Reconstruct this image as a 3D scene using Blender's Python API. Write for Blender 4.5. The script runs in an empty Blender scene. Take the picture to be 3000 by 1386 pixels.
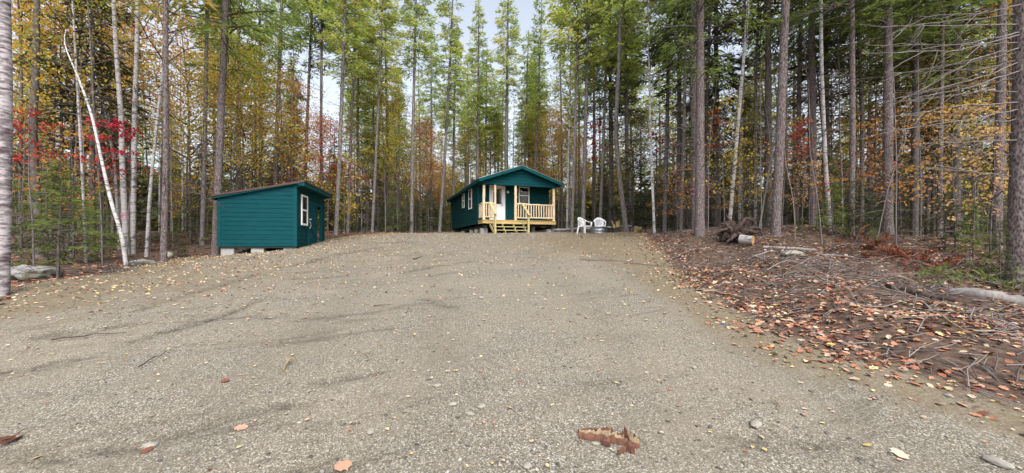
import bpy, math, random
import numpy as np
from mathutils import Vector

# ------------------------------------------------------------------ camera, sky, sun, exposure
scene = bpy.context.scene
COL = scene.collection
F, CX, HY, EYE = 1090.0, 1500.0, 716.0, 1.6      # focal length / centre / horizon in photo pixels, eye height
cd = bpy.data.cameras.new("camera")
cam = bpy.data.objects.new("camera", cd)
COL.objects.link(cam)
cam.location = (0, 0, EYE)
cam.rotation_euler = (math.radians(90), 0, 0)
cd.sensor_width = 36.0
cd.lens = 36.0 * F / 3000.0
cd.shift_y = (HY - 693.0) / 3000.0
cd.clip_start = 0.05
cd.clip_end = 2000
scene.camera = cam

SUN_EL, SUN_AZ = 50.0, 165.0          # behind the camera, a little to the right; azimuth clockwise from +Y
w = bpy.data.worlds.new("World")
scene.world = w
w.use_nodes = True
wn = w.node_tree
bg = wn.nodes["Background"]
sky = wn.nodes.new("ShaderNodeTexSky")
sky.sky_type = 'NISHITA'
sky.sun_disc = False
sky.sun_elevation = math.radians(SUN_EL)
sky.sun_rotation = math.radians(SUN_AZ)
sky.air_density = 1.0
sky.dust_density = 4.0
sky.ozone_density = 1.0
hs = wn.nodes.new("ShaderNodeHueSaturation")
hs.inputs["Saturation"].default_value = 0.45
wn.links.new(sky.outputs[0], hs.inputs["Color"])
wn.links.new(hs.outputs[0], bg.inputs[0])
bg.inputs[1].default_value = 0.15
sl = bpy.data.lights.new("sun", 'SUN')
sl.energy = 0.6
sl.angle = math.radians(24)
sl.color = (1.0, 0.96, 0.9)
so = bpy.data.objects.new("sun", sl)
COL.objects.link(so)
_a, _e = math.radians(SUN_AZ), math.radians(SUN_EL)
sd = Vector((math.sin(_a) * math.cos(_e), math.cos(_a) * math.cos(_e), math.sin(_e)))
so.rotation_euler = sd.to_track_quat('Z', 'Y').to_euler()
scene.view_settings.view_transform = 'Standard'
scene.view_settings.look = 'None'
scene.view_settings.gamma = 1.0
scene.view_settings.exposure = 1.25
scene.cycles.max_bounces = 6
scene.cycles.diffuse_bounces = 3
scene.cycles.glossy_bounces = 2
scene.cycles.transparent_max_bounces = 4
scene.cycles.transmission_bounces = 2

rnd = random.Random(7)
R = np.random.default_rng(11)

# ------------------------------------------------------------------ mesh helpers
class MB:
    """collects faces and links them as one mesh object"""
    def __init__(self):
        self.V, self.Fc, self.M, self.T, self.nv = [], [], [], [], 0
    def add(self, v, f, mat=0, tint=0.5):
        v = np.asarray(v, float).reshape(-1, 3)
        f = np.asarray(f, int)
        if f.ndim == 1:
            f = f.reshape(1, -1)
        self.V.append(v)
        self.Fc.append(f + self.nv)
        m = len(f)
        self.M.append(np.full(m, mat, int))
        self.T.append(np.broadcast_to(np.asarray(tint, float), (m,)))
        self.nv += len(v)
    def mesh(self, name, mats, smooth=False):
        me = bpy.data.meshes.new(name)
        V = np.concatenate(self.V)
        lens = np.concatenate([np.full(len(f), f.shape[1], int) for f in self.Fc])
        loops = np.concatenate([f.ravel() for f in self.Fc])
        me.vertices.add(len(V)); me.vertices.foreach_set("co", V.astype(np.float32).ravel())
        me.loops.add(len(loops)); me.loops.foreach_set("vertex_index", loops.astype(np.int32))
        me.polygons.add(len(lens))
        st = np.zeros(len(lens), int); st[1:] = np.cumsum(lens)[:-1]
        me.polygons.foreach_set("loop_start", st.astype(np.int32))
        me.polygons.foreach_set("material_index", np.concatenate(self.M).astype(np.int32))
        me.polygons.foreach_set("use_smooth", np.full(len(lens), smooth))
        me.update(calc_edges=True)
        a = me.attributes.new("tint", 'FLOAT', 'FACE')
        a.data.foreach_set("value", np.concatenate(self.T).astype(np.float32))
        for m in (mats if isinstance(mats, (list, tuple)) else [mats]):
            me.materials.append(m)
        return me
    def build(self, name, mats, parent=None, smooth=False):
        return put(name, self.mesh(name, mats, smooth), parent)

def put(name, data, parent=None, loc=(0, 0, 0), rotz=0.0, scale=1.0):
    o = bpy.data.objects.new(name, data)
    COL.objects.link(o)
    if parent:
        o.parent = parent
    o.location = loc
    o.rotation_euler = (0, 0, rotz)
    o.scale = (scale,) * 3 if not isinstance(scale, (tuple, list)) else scale
    return o

def tag(o, label=None, cat=None, group=None, kind=None):
    if label: o["label"] = label
    if cat: o["category"] = cat
    if group: o["group"] = group
    if kind: o["kind"] = kind
    return o

def thing(name, label, cat, loc=(0, 0, 0), rotz=0.0, group=None):
    return tag(put(name, None, None, loc, rotz), label, cat, group)

def norm(a):
    a = np.asarray(a, float)
    return a / np.maximum(np.linalg.norm(a, axis=-1, keepdims=True), 1e-9)

def tube(mb, pts, rad, n=6, mat=0, tint=0.5, cap=True, jit=0.0):
    pts = np.asarray(pts, float); k = len(pts)
    rad = np.broadcast_to(np.asarray(rad, float), (k,))
    d = norm(np.gradient(pts, axis=0))
    ref = np.array([0, 0, 1.0]) if abs(d[:, 2]).mean() < 0.8 else np.array([1.0, 0, 0])
    a = norm(np.cross(d, ref)); b = np.cross(d, a)
    th = np.linspace(0, 2 * math.pi, n, endpoint=False)
    rr = rad[:, None] * (1 + (R.uniform(-jit, jit, (k, n)) if jit else 0))
    v = pts[:, None] + rr[..., None] * (np.cos(th)[None, :, None] * a[:, None] + np.sin(th)[None, :, None] * b[:, None])
    i = np.arange(k - 1)[:, None] * n; j = np.arange(n)[None]; j2 = (j + 1) % n
    f = np.stack([i + j, i + j2, i + n + j2, i + n + j], -1).reshape(-1, 4)
    mb.add(v.reshape(-1, 3), f[:, ::-1], mat, tint)
    if cap:
        mb.add(v[0], [list(range(n))], mat, tint)
        mb.add(v[-1], [list(range(n))[::-1]], mat, tint)

BOXF = np.array([[0, 3, 2, 1], [4, 5, 6, 7], [0, 1, 5, 4], [1, 2, 6, 5], [2, 3, 7, 6], [3, 0, 4, 7]])
def box(mb, x0, x1, y0, y1, z0, z1, mat=0, tint=0.5):
    mb.add([(x0, y0, z0), (x1, y0, z0), (x1, y1, z0), (x0, y1, z0), (x0, y0, z1), (x1, y0, z1), (x1, y1, z1), (x0, y1, z1)], BOXF, mat, tint)

def beam(mb, p0, p1, wd, ht, side=(1, 0, 0), mat=0, tint=0.5):
    """a squared board from p0 to p1; wd along side, ht across"""
    p0, p1 = np.array(p0, float), np.array(p1, float)
    d = norm(p1 - p0); s = np.array(side, float); s = norm(s - d * (s @ d)); u = np.cross(d, s)
    c = [(-1, -1), (1, -1), (1, 1), (-1, 1)]
    v = [p + s * wd / 2 * a + u * ht / 2 * b for p in (p0, p1) for a, b in c]
    mb.add(v, BOXF, mat, tint)

def extrude(mb, poly, direction, mat=0, tint=0.5):
    poly = np.asarray(poly, float); n = len(poly); q = poly + np.asarray(direction, float)
    mb.add(np.concatenate([poly, q]), [list(range(n))], mat, tint)
    mb.Fc[-1] = mb.Fc[-1][:, ::-1]
    mb.add(q, [list(range(n))], mat, tint)
    for i in range(n):
        j = (i + 1) % n
        mb.add([poly[i], poly[j], q[j], q[i]], [[0, 1, 2, 3]], mat, tint)

def clip(poly, a, b):
    """keep z <= a + b*u of a polygon of (u, z)"""
    out = []
    for i in range(len(poly)):
        p, q = poly[i], poly[(i + 1) % len(poly)]
        fp, fq = a + b * p[0] - p[1], a + b * q[0] - q[1]
        if fp >= 0: out.append(p)
        if (fp >= 0) != (fq >= 0):
            t = fp / (fp - fq)
            out.append((p[0] + (q[0] - p[0]) * t, p[1] + (q[1] - p[1]) * t))
    return out

def siding(mb, O, U, Nn, u0, u1, z0, z1, tops=(), pitch=0.185, phase=0.0, mat=0):
    """horizontal lapped boards on a wall plane, clipped under the roof line"""
    O, U, Nn = (np.asarray(x, float) for x in (O, U, Nn)); Z = np.array([0, 0, 1.0])
    k = 0; z = z0 + phase
    if phase > 0: z -= pitch
    while z < z1 - 1e-4:
        za, zb = max(z, z0), min(z + pitch, z1)
        P = [(u0, za), (u1, za), (u1, zb), (u0, zb)]
        for a, b in tops: P = clip(P, a, b) if P else P
        tn = rnd.random(); zc = min(zb, z + pitch - .022)
        rev = np.dot(np.cross(U, Z), Nn) < 0
        for lo, hi, olo, ohi in ((za, zc, .024, .024), (zc, zb, .024, .002)):
            if hi - lo < 1e-4: continue
            P = [(u0, lo), (u1, lo), (u1, hi), (u0, hi)]
            for q0, q1 in tops: P = clip(P, q0, q1) if P else P
            if len(P) < 3: continue
            off = lambda q: olo + (ohi - olo) * (q[1] - lo) / (hi - lo)
            v = [O + U * q[0] + Z * q[1] + Nn * off(q) for q in P]
            bk = [O + U * q[0] + Z * q[1] - Nn * 0.04 for q in P]
            n = len(P)
            idx = list(range(n))[::-1] if rev else list(range(n))
            mb.add(v, [idx], mat, tn); mb.add(bk, [idx[::-1]], mat, tn)
            for i in range(n):
                j = (i + 1) % n
                mb.add([bk[i], bk[j], v[j], v[i]], [[3, 2, 1, 0] if rev else [0, 1, 2, 3]], mat, tn)
        z += pitch; k += 1

# ------------------------------------------------------------------ value noise for terrain
_g = np.random.default_rng(3).random((256, 256))
def vnoise(x, y):
    x = np.asarray(x, float); y = np.asarray(y, float)
    xi, yi = np.floor(x).astype(int), np.floor(y).astype(int)
    fx, fy = x - xi, y - yi
    fx, fy = fx * fx * (3 - 2 * fx), fy * fy * (3 - 2 * fy)
    G = lambda i, j: _g[i % 256, j % 256]
    return (G(xi, yi) * (1 - fx) + G(xi + 1, yi) * fx) * (1 - fy) + (G(xi, yi + 1) * (1 - fx) + G(xi + 1, yi + 1) * fx) * fy

_ky = [-60, -5, 0, 10, 16, 18, 19.5, 21, 24, 31, 45, 80, 130, 400]
_kz = [-4, -.56, 0, 1.13, 1.79, 1.99, 2.12, 2.22, 2.36, 2.62, 3.0, 4.4, 7.0, 10]
_ty = np.linspace(-60, 400, 4601); _tz = np.interp(_ty, _ky, _kz)
_kern = np.ones(17) / 17
_tz = np.convolve(np.pad(_tz, 8, mode='edge'), _kern, 'valid')
BUMPS = [(-11, 13.5, -.2, 2.4), (-17, 14, -.35, 4), (8.7, 13.2, .36, 2.6), (12.5, 15, .3, 4), (9.5, 6.6, -.08, 2)]
def gz(x, y, fine=False):
    x = np.asarray(x, float); y = np.asarray(y, float)
    z = np.interp(y, _ty, _tz)
    for bx, by, dz, s in BUMPS:
        z = z + dz * np.exp(-((x - bx) ** 2 + (y - by) ** 2) / (2 * s * s))
    z = z + (vnoise(x * .35 + 9, y * .35) - .5) * .10
    far = np.clip((y - 34) / 40, 0, 1)
    z = z + far * (vnoise(x * .06, y * .06) - .4) * 2.5
    if fine:
        z = z + (vnoise(x * 1.7, y * 1.7 + 5) - .5) * .045 + (vnoise(x * 5.1, y * 5.1 + 5) - .5) * .016
    return z
def gzf(x, y): return float(gz(x, y, True))

def at(px, Y, py=None):
    """photo pixel at depth Y -> world x (and z)"""
    x = (px - CX) / F * Y
    return (x, Y) if py is None else np.array((x, Y, EYE + (HY - py) / F * Y))
def ground_at(px, py):
    Y = np.linspace(1.0, 40, 4000)
    d = EYE + (HY - py) / F * Y - gz((px - CX) / F * Y, Y)
    i = int(np.argmax(d <= 0)) if (d <= 0).any() else int(np.argmin(d))
    return float((px - CX) / F * Y[i]), float(Y[i])

_edgeL = [ground_at(*p) for p in [(-40, 905), (60, 838), (170, 818), (330, 797), (420, 775), (520, 755), (640, 743)]]
_edgeR = [ground_at(*p) for p in [(1905, 702), (1950, 745), (1990, 800), (2055, 850), (2170, 915), (2330, 1005), (2480, 1045), (2700, 1105), (3000, 1180)]]
CLEAR = [(-14, -8), (-12, 3)] + _edgeL + [(-11.2, 14.8), (-8.6, 17.6), (-7.6, 20), (-6.8, 23), (-6.2, 32), (-3, 33), (3.4, 27), (5.2, 24.4), (6.8, 22.4), (7.4, 20)] + _edgeR + [(5.6, -1), (7, -8)]
CLEAR = np.array(CLEAR)
def clear_dist(x, y):
    """signed distance to the gravel clearing, positive inside"""
    x = np.asarray(x, float); y = np.asarray(y, float)
    d = np.full(x.shape, 1e9); ins = np.zeros(x.shape, bool)
    n = len(CLEAR)
    for i in range(n):
        ax, ay = CLEAR[i]; bx, by = CLEAR[(i + 1) % n]
        t = np.clip(((x - ax) * (bx - ax) + (y - ay) * (by - ay)) / ((bx - ax) ** 2 + (by - ay) ** 2), 0, 1)
        d = np.minimum(d, np.hypot(x - ax - t * (bx - ax), y - ay - t * (by - ay)))
        c = ((ay > y) != (by > y)) & (x < (bx - ax) * (y - ay) / ((by - ay) if by != ay else 1e-9) + ax)
        ins ^= c
    return np.where(ins, d, -d)

# ------------------------------------------------------------------ materials
def mat(name, rough=0.8, spec=0.3):
    m = bpy.data.materials.new(name); m.use_nodes = True
    nt = m.node_tree; b = nt.nodes["Principled BSDF"]
    b.inputs["Roughness"].default_value = rough
    b.inputs["Specular IOR Level"].default_value = spec
    return m, nt, b
def nd(nt, t, **kw):
    n = nt.nodes.new("ShaderNode" + t)
    for k, v in kw.items():
        key = k.replace("_", " ")
        if key in n.inputs: n.inputs[key].default_value = v
        else: setattr(n, k, v)
    return n
def ramp(nt, src, stops, interp='LINEAR'):
    r = nt.nodes.new("ShaderNodeValToRGB"); cr = r.color_ramp; cr.interpolation = interp
    while len(cr.elements) < len(stops): cr.elements.new(0.5)
    for e, (p, c) in zip(cr.elements, stops):
        e.position = p; e.color = (*c, 1) if len(c) == 3 else c
    nt.links.new(src, r.inputs[0]); return r.outputs[0]
def mix(nt, fac, a, b, mode='MIX'):
    n = nt.nodes.new("ShaderNodeMix"); n.data_type = 'RGBA'; n.blend_type = mode
    for s, v in ((n.inputs[0], fac), (n.inputs[6], a), (n.inputs[7], b)):
        if isinstance(v, (int, float)): s.default_value = v
        elif isinstance(v, tuple): s.default_value = (*v, 1)
        else: nt.links.new(v, s)
    return n.outputs[2]
def math_(nt, op, a, b=0.0):
    n = nt.nodes.new("ShaderNodeMath"); n.operation = op
    for s, v in ((n.inputs[0], a), (n.inputs[1], b)):
        if isinstance(v, (int, float)): s.default_value = v
        else: nt.links.new(v, s)
    return n.outputs[0]
def coord(nt, scale=(1, 1, 1), kind='Object'):
    t = nt.nodes.new("ShaderNodeTexCoord"); m = nt.nodes.new("ShaderNodeMapping")
    m.inputs["Scale"].default_value = scale
    nt.links.new(t.outputs[kind], m.inputs[0]); return m.outputs[0]
def noise(nt, vec, scale, detail=4, rough=0.6, out=0):
    n = nd(nt, "TexNoise", Scale=scale, Detail=detail, Roughness=rough)
    nt.links.new(vec, n.inputs["Vector"]); return n.outputs[out]
def voro(nt, vec, scale, out=0, feature='F1'):
    n = nd(nt, "TexVoronoi", Scale=scale); n.feature = feature
    nt.links.new(vec, n.inputs["Vector"]); return n.outputs[out]
def bump(nt, b, h, strength, dist):
    n = nd(nt, "Bump", Strength=strength, Distance=dist)
    nt.links.new(h, n.inputs["Height"]); nt.links.new(n.outputs[0], b.inputs["Normal"])
def attr(nt, name, out=2):
    a = nt.nodes.new("ShaderNodeAttribute"); a.attribute_name = name; return a.outputs[out]
def sepx(nt, col, i):
    s = nt.nodes.new("ShaderNodeSeparateColor"); nt.links.new(col, s.inputs[0]); return s.outputs[i]

def plain(name, col, rough=0.6, spec=0.3, var=0.12, scale=8.0, metallic=0.0):
    m, nt, b = mat(name, rough, spec)
    n = noise(nt, coord(nt), scale, 5)
    c = ramp(nt, n, [(0.3, tuple(x * (1 - var) for x in col)), (0.7, tuple(min(1, x * (1 + var)) for x in col))])
    nt.links.new(c, b.inputs["Base Color"]); b.inputs["Metallic"].default_value = metallic
    return m

def leafmat(name, stops, trans=0.45, rough=0.6):
    """leaf colour from the leaf's own tint and the tree's random number; lets light through"""
    m, nt, b = mat(name, rough, 0.15)
    oi = nt.nodes.new("ShaderNodeObjectInfo")
    v = math_(nt, 'ADD', math_(nt, 'MULTIPLY', attr(nt, "tint"), 0.75), math_(nt, 'MULTIPLY', oi.outputs["Random"], 0.25))
    c = ramp(nt, v, stops)
    nt.links.new(c, b.inputs["Base Color"])
    t = nt.nodes.new("ShaderNodeBsdfTranslucent"); nt.links.new(c, t.inputs[0])
    mx = nt.nodes.new("ShaderNodeMixShader"); mx.inputs[0].default_value = trans
    nt.links.new(b.outputs[0], mx.inputs[1]); nt.links.new(t.outputs[0], mx.inputs[2])
    nt.links.new(mx.outputs[0], nt.nodes["Material Output"].inputs[0])
    return m

def bark(name, cols, scale, zs=0.35, rough=0.9, bs=0.8, bd=0.02):
    m, nt, b = mat(name, rough, 0.1)
    p = coord(nt, (1, 1, zs)); oi = nt.nodes.new("ShaderNodeObjectInfo")
    n = noise(nt, p, scale, 6, 0.7); v = voro(nt, p, scale * 1.3, 0)
    h = math_(nt, 'ADD', math_(nt, 'MULTIPLY', n, 0.7), math_(nt, 'MULTIPLY', v, 0.45))
    c = ramp(nt, h, cols)
    lich = ramp(nt, noise(nt, coord(nt, (1, 1, 0.6)), 3.0, 5, .7), [(.54, (0, 0, 0)), (.66, (1, 1, 1))])
    c = mix(nt, math_(nt, 'MULTIPLY', lich, 0.35), c, (.25, .26, .235))
    c = mix(nt, math_(nt, 'MULTIPLY', oi.outputs["Random"], 0.35), c, (.09, .08, .075))
    nt.links.new(c, b.inputs["Base Color"]); bump(nt, b, h, bs, bd)
    return m
M = {}
M['larch_bark'] = bark('larch_bark', [(.3, (.055, .048, .048)), (.55, (.145, .13, .128)), (.8, (.25, .23, .225))], 14)
M['pine_bark'] = bark('pine_bark', [(.34, (.030, .023, .023)), (.5, (.115, .09, .087)), (.66, (.195, .16, .157)), (.85, (.30, .265, .26))], 24, .4, bs=1.0, bd=.02)
M['fir_bark'] = bark('fir_bark', [(.3, (.05, .042, .038)), (.6, (.13, .11, .10)), (.85, (.22, .20, .185))], 16)
M['twig'] = plain('twig', (.11, .09, .085), .9, .1, .35, 3)
M['pale_twig'] = plain('pale_twig', (.20, .18, .17), .9, .1, .3, 3)

def birch_mat(name, white, dark, thr):
    m, nt, b = mat(name, .7, .2)
    p = coord(nt, (2.6, 2.6, 10)); q = coord(nt, (2.0, 2.0, 1.6))
    n = noise(nt, p, 2.2, 5, .65); n2 = noise(nt, q, 1.6, 4, .6)
    h = math_(nt, 'ADD', math_(nt, 'MULTIPLY', n, .65), math_(nt, 'MULTIPLY', n2, .35))
    c = ramp(nt, h, [(thr - .1, dark), (thr, tuple(x * .5 for x in white)), (thr + .05, white), (.8, tuple(min(.85, x * 1.1) for x in white))])
    nt.links.new(c, b.inputs["Base Color"]); bump(nt, b, n, .3, .01)
    return m
M['birch_bark'] = birch_mat('birch_bark', (.38, .36, .36), (.05, .04, .04), .45)
M['white_birch_bark'] = birch_mat('white_birch_bark', (.56, .54, .54), (.07, .055, .05), .455)
M['old_birch_bark'] = birch_mat('old_birch_bark', (.42, .38, .39), (.075, .05, .055), .49)

M['larch_needles'] = leafmat('larch_needles', [(0, (.19, .26, .075)), (.4, (.33, .42, .10)), (.72, (.50, .54, .12)), (1, (.74, .56, .14))], .6)
M['gold_needles'] = leafmat('gold_needles', [(0, (.34, .36, .08)), (.5, (.58, .46, .11)), (1, (.76, .50, .16))], .6)
M['fir_needles'] = leafmat('fir_needles', [(0, (.034, .050, .024)), (.5, (.075, .098, .040)), (1, (.16, .15, .065))], .42)
M['hemlock_needles'] = leafmat('hemlock_needles', [(0, (.08, .12, .035)), (.5, (.18, .25, .06)), (1, (.30, .35, .085))], .58)
M['dead_needles'] = leafmat('dead_needles', [(0, (.12, .035, .02)), (.6, (.24, .08, .04)), (1, (.32, .15, .08))], .2)
M['leaf_yellow'] = leafmat('leaf_yellow', [(0, (.28, .28, .05)), (.35, (.52, .44, .07)), (.7, (.74, .52, .08)), (1, (.74, .40, .08))], .58)
M['leaf_green'] = leafmat('leaf_green', [(0, (.13, .18, .04)), (.5, (.32, .34, .06)), (1, (.62, .48, .08))], .58)
M['leaf_orange'] = leafmat('leaf_orange', [(0, (.45, .34, .07)), (.4, (.66, .36, .08)), (.75, (.68, .27, .08)), (1, (.60, .17, .07))], .58)
M['leaf_red'] = leafmat('leaf_red', [(0, (.28, .05, .03)), (.5, (.50, .05, .045)), (.8, (.55, .12, .06)), (1, (.50, .22, .06))])
M['leaf_crimson'] = leafmat('leaf_crimson', [(0, (.24, .015, .03)), (.6, (.45, .02, .05)), (1, (.48, .06, .05))])
M['leaf_peach'] = leafmat('leaf_peach', [(0, (.50, .30, .10)), (.5, (.66, .38, .16)), (1, (.70, .48, .22))], .55)

def litter_mat():
    m, nt, b = mat('fallen_leaves', .75, .25)
    c = ramp(nt, attr(nt, "tint"), [(0, (.06, .030, .026)), (.2, (.15, .06, .042)), (.4, (.31, .125, .07)), (.55, (.43, .21, .13)), (.7, (.47, .32, .23)), (.82, (.52, .43, .33)), (.92, (.56, .42, .13)), (1, (.62, .52, .28))])
    nt.links.new(c, b.inputs["Base Color"]); return m
M['litter'] = litter_mat()

def teal(name, base):
    m, nt, b = mat(name, .8, .08)
    p = coord(nt, (1.2, 1.2, 9)); n = noise(nt, p, 2.0, 6, .65)
    c = ramp(nt, n, [(.25, tuple(x * .75 for x in base)), (.55, base), (.8, tuple(x * 1.25 for x in base))])
    kn = ramp(nt, voro(nt, coord(nt, (1.6, 1.6, 3.2)), 1.0), [(.05, (1, 1, 1)), (.09, (0, 0, 0))])
    c = mix(nt, math_(nt, 'MULTIPLY', kn, .5), c, tuple(x * .45 for x in base))
    c = mix(nt, math_(nt, 'MULTIPLY', attr(nt, 'tint'), .22), c, tuple(x * .7 for x in base))
    nt.links.new(c, b.inputs["Base Color"]); bump(nt, b, n, .12, .005); return m
M['teal'] = teal('teal_stain', (.006, .061, .073))
M['teal_trim'] = teal('teal_trim', (.006, .070, .078))
M['teal_shaded'] = teal('teal_shade_tone', (.005, .050, .055))  # darker copy of the teal: shade on walls and soffits put into the colour
M['white'] = plain('white_vinyl', (.78, .79, .80), .4, .4, .03)
M['plastic'] = plain('white_plastic', (.80, .81, .82), .35, .4, .03)
M['concrete'] = plain('concrete', (.34, .34, .32), .95, .1, .2, 14)
M['drip_brown'] = plain('brown_drip_edge', (.085, .038, .034), .45, .4, .1)
M['shingle'] = plain('grey_shingle', (.10, .098, .10), .95, .1, .3, 22)
M['shade_board'] = plain('shade_dark_board', (.03, .035, .034), .9, .1, .3)  # near-black boards: shade inside the shed and under the cabin as colour
M['steel'] = plain('galvanised_steel', (.30, .31, .33), .28, .5, .15, 10, 0.9)
M['black_metal'] = plain('black_metal', (.02, .02, .02), .4, .5, .05)
M['brass'] = plain('brushed_metal', (.55, .50, .42), .35, .5, .05, 8, .7)
M['pink'] = plain('pink_ribbon', (.75, .16, .35), .5, .3, .1)
M['blue'] = plain('blue_plastic', (.03, .14, .40), .4, .4, .1)
def woodm(name, lo, hi, zs=(8, 8, 1)):
    m, nt, b = mat(name, .7, .2)
    n = noise(nt, coord(nt, zs), 2.5, 6, .65); k = voro(nt, coord(nt, (3, 3, 3)), 1.7)
    c = ramp(nt, n, [(.3, lo), (.7, hi)])
    c = mix(nt, ramp(nt, k, [(.06, (.7, .7, .7)), (.12, (0, 0, 0))]), c, tuple(x * .35 for x in lo))
    nt.links.new(c, b.inputs["Base Color"]); return m
M['peeled'] = woodm('peeled_log', (.54, .41, .27), (.76, .63, .46))
M['treated'] = woodm('treated_lumber', (.36, .31, .14), (.54, .48, .26), (2, 2, 8))
M['rim_wood'] = woodm('rim_lumber', (.40, .27, .10), (.58, .43, .20), (1, 6, 6))
M['grey_wood'] = woodm('weathered_wood', (.15, .135, .125), (.30, .275, .26))
M['fresh_wood'] = woodm('split_wood', (.55, .36, .16), (.75, .58, .33))
M['tan_wood'] = woodm('tan_wood', (.20, .145, .085), (.36, .28, .19))
M['cut_wood'] = woodm('cut_wood', (.36, .19, .075), (.52, .32, .14), (3, 3, 3))
M['root'] = woodm('root_wood', (.035, .025, .022), (.11, .074, .060))
M['root_soil'] = plain('root_soil', (.06, .046, .04), 1, .05, .4, 9)
M['bark_piece'] = woodm('loose_bark', (.06, .030, .022), (.20, .092, .058))
def glassm(name):
    m, nt, b = mat(name, .06, .6)
    b.inputs["Base Color"].default_value = (.012, .011, .012, 1); return m
M['glass'] = glassm('window_glass')
def rockm(name, lo, hi, moss=True):
    m, nt, b = mat(name, .9, .15)
    n = noise(nt, coord(nt), 5, 6, .7); c = ramp(nt, n, [(.3, lo), (.65, hi)])
    if moss: c = mix(nt, ramp(nt, noise(nt, coord(nt), 2.2, 5), [(.5, (0, 0, 0)), (.62, (.85, .85, .85))]), c, (.09, .085, .045))
    nt.links.new(c, b.inputs["Base Color"]); bump(nt, b, n, .6, .03); return m
M['granite'] = rockm('granite', (.14, .14, .14), (.36, .355, .35))
M['pale_stone'] = rockm('pale_stone', (.22, .205, .175), (.40, .375, .32), False)
def pebm():
    m, nt, b = mat('pebble_stone', .85, .2)
    c = ramp(nt, attr(nt, "tint"), [(0, (.06, .055, .05)), (.35, (.14, .125, .11)), (.6, (.20, .185, .165)), (.8, (.29, .28, .26)), (.93, (.30, .25, .18)), (1, (.42, .41, .39))])
    nt.links.new(c, b.inputs["Base Color"]); return m
M['pebble'] = pebm()

def groundm():
    m, nt, b = mat('ground_gravel_and_soil', .95, .12)
    g = nt.nodes.new("ShaderNodeNewGeometry"); P = g.outputs["Position"]
    gm = attr(nt, "gravel"); sm = attr(nt, "soil")
    # gravel: stones of three sizes over sandy fines
    v1 = nd(nt, "TexVoronoi", Scale=115.0); nt.links.new(P, v1.inputs["Vector"])
    v2 = nd(nt, "TexVoronoi", Scale=40.0); nt.links.new(P, v2.inputs["Vector"])
    v3 = nd(nt, "TexVoronoi", Scale=250.0); nt.links.new(P, v3.inputs["Vector"])
    stones = [(0, (.038, .032, .023)), (.25, (.088, .077, .058)), (.5, (.150, .134, .104)), (.72, (.230, .208, .168)), (.88, (.36, .335, .28)), (1, (.66, .63, .56))]
    c1 = ramp(nt, sepx(nt, v1.outputs["Color"], 0), stones)
    c3 = ramp(nt, sepx(nt, v3.outputs["Color"], 1), stones)
    c2 = ramp(nt, sepx(nt, v2.outputs["Color"], 2), [(0, (.13, .12, .10)), (.5, (.22, .205, .18)), (.8, (.34, .325, .295)), (1, (.44, .39, .30))])
    mask2 = ramp(nt, v2.outputs["Distance"], [(.26, (1, 1, 1)), (.36, (0, 0, 0))])
    pick = ramp(nt, sepx(nt, v2.outputs["Color"], 0), [(.70, (0, 0, 0)), (.74, (1, 1, 1))])
    c = mix(nt, .38, c1, c3)
    c = mix(nt, math_(nt, 'MULTIPLY', mask2, pick), c, c2)
    tone = noise(nt, P, .9, 6, .65)
    sandy = ramp(nt, tone, [(.40, (0, 0, 0)), (.62, (1, 1, 1))])
    c = mix(nt, math_(nt, 'MULTIPLY', sandy, .65), c, mix(nt, .55, c, (.255, .215, .155)))
    # damp raked dirt streaks running across the slope
    rot = nd(nt, "Mapping"); rot.vector_type = 'TEXTURE'; rot.inputs["Rotation"].default_value = (0, 0, math.radians(22)); rot.inputs["Scale"].default_value = (2.6, .5, 1)
    nt.links.new(P, rot.inputs[0])
    st = ramp(nt, noise(nt, rot.outputs[0], 1.0, 7, .75), [(.56, (0, 0, 0)), (.70, (1, 1, 1))])
    c = mix(nt, math_(nt, 'MULTIPLY', st, .8), c, mix(nt, .75, c, (.05, .040, .030)))
    dm = math_(nt, 'MULTIPLY', attr(nt, "damp"), ramp(nt, noise(nt, P, 7, 6, .75), [(.38, (0, 0, 0)), (.58, (1, 1, 1))]))
    c = mix(nt, math_(nt, 'MULTIPLY', dm, .9), c, mix(nt, .75, c, (.035, .027, .019)))
    # packed wheel tracks: fewer stones, more fines
    c = mix(nt, math_(nt, 'MULTIPLY', attr(nt, "track"), .34), c, ramp(nt, noise(nt, P, 40, 5, .7), [(.3, (.10, .085, .062)), (.7, (.21, .185, .14))]))
    # brown sandy soil
    sn = noise(nt, P, 30, 6, .75)
    soil = ramp(nt, sn, [(.3, (.085, .065, .038)), (.5, (.165, .132, .084)), (.7, (.265, .225, .16))])
    smm = ramp(nt, math_(nt, 'ADD', sm, math_(nt, 'MULTIPLY', math_(nt, 'SUBTRACT', noise(nt, P, 2.5, 5, .7), .5), 1.2)), [(.35, (0, 0, 0)), (.75, (1, 1, 1))])
    c = mix(nt, math_(nt, 'MULTIPLY', smm, .8), c, soil)
    # woodland floor
    fn = noise(nt, P, 9, 7, .75)
    floor = ramp(nt, fn, [(.3, (.026, .020, .017)), (.46, (.070, .050, .039)), (.58, (.135, .088, .064)), (.72, (.25, .18, .145))])
    gmm = ramp(nt, math_(nt, 'ADD', gm, math_(nt, 'MULTIPLY', math_(nt, 'SUBTRACT', noise(nt, P, 1.8, 6, .7), .5), .9)), [(.36, (0, 0, 0)), (.64, (1, 1, 1))])
    c = mix(nt, gmm, floor, c)
    nt.links.new(c, b.inputs["Base Color"])
    h = math_(nt, 'ADD', math_(nt, 'MULTIPLY', v1.outputs["Distance"], -.5), math_(nt, 'MULTIPLY', fn, .6))
    bump(nt, b, h, .45, .012)
    return m
M['ground'] = groundm()

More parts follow.
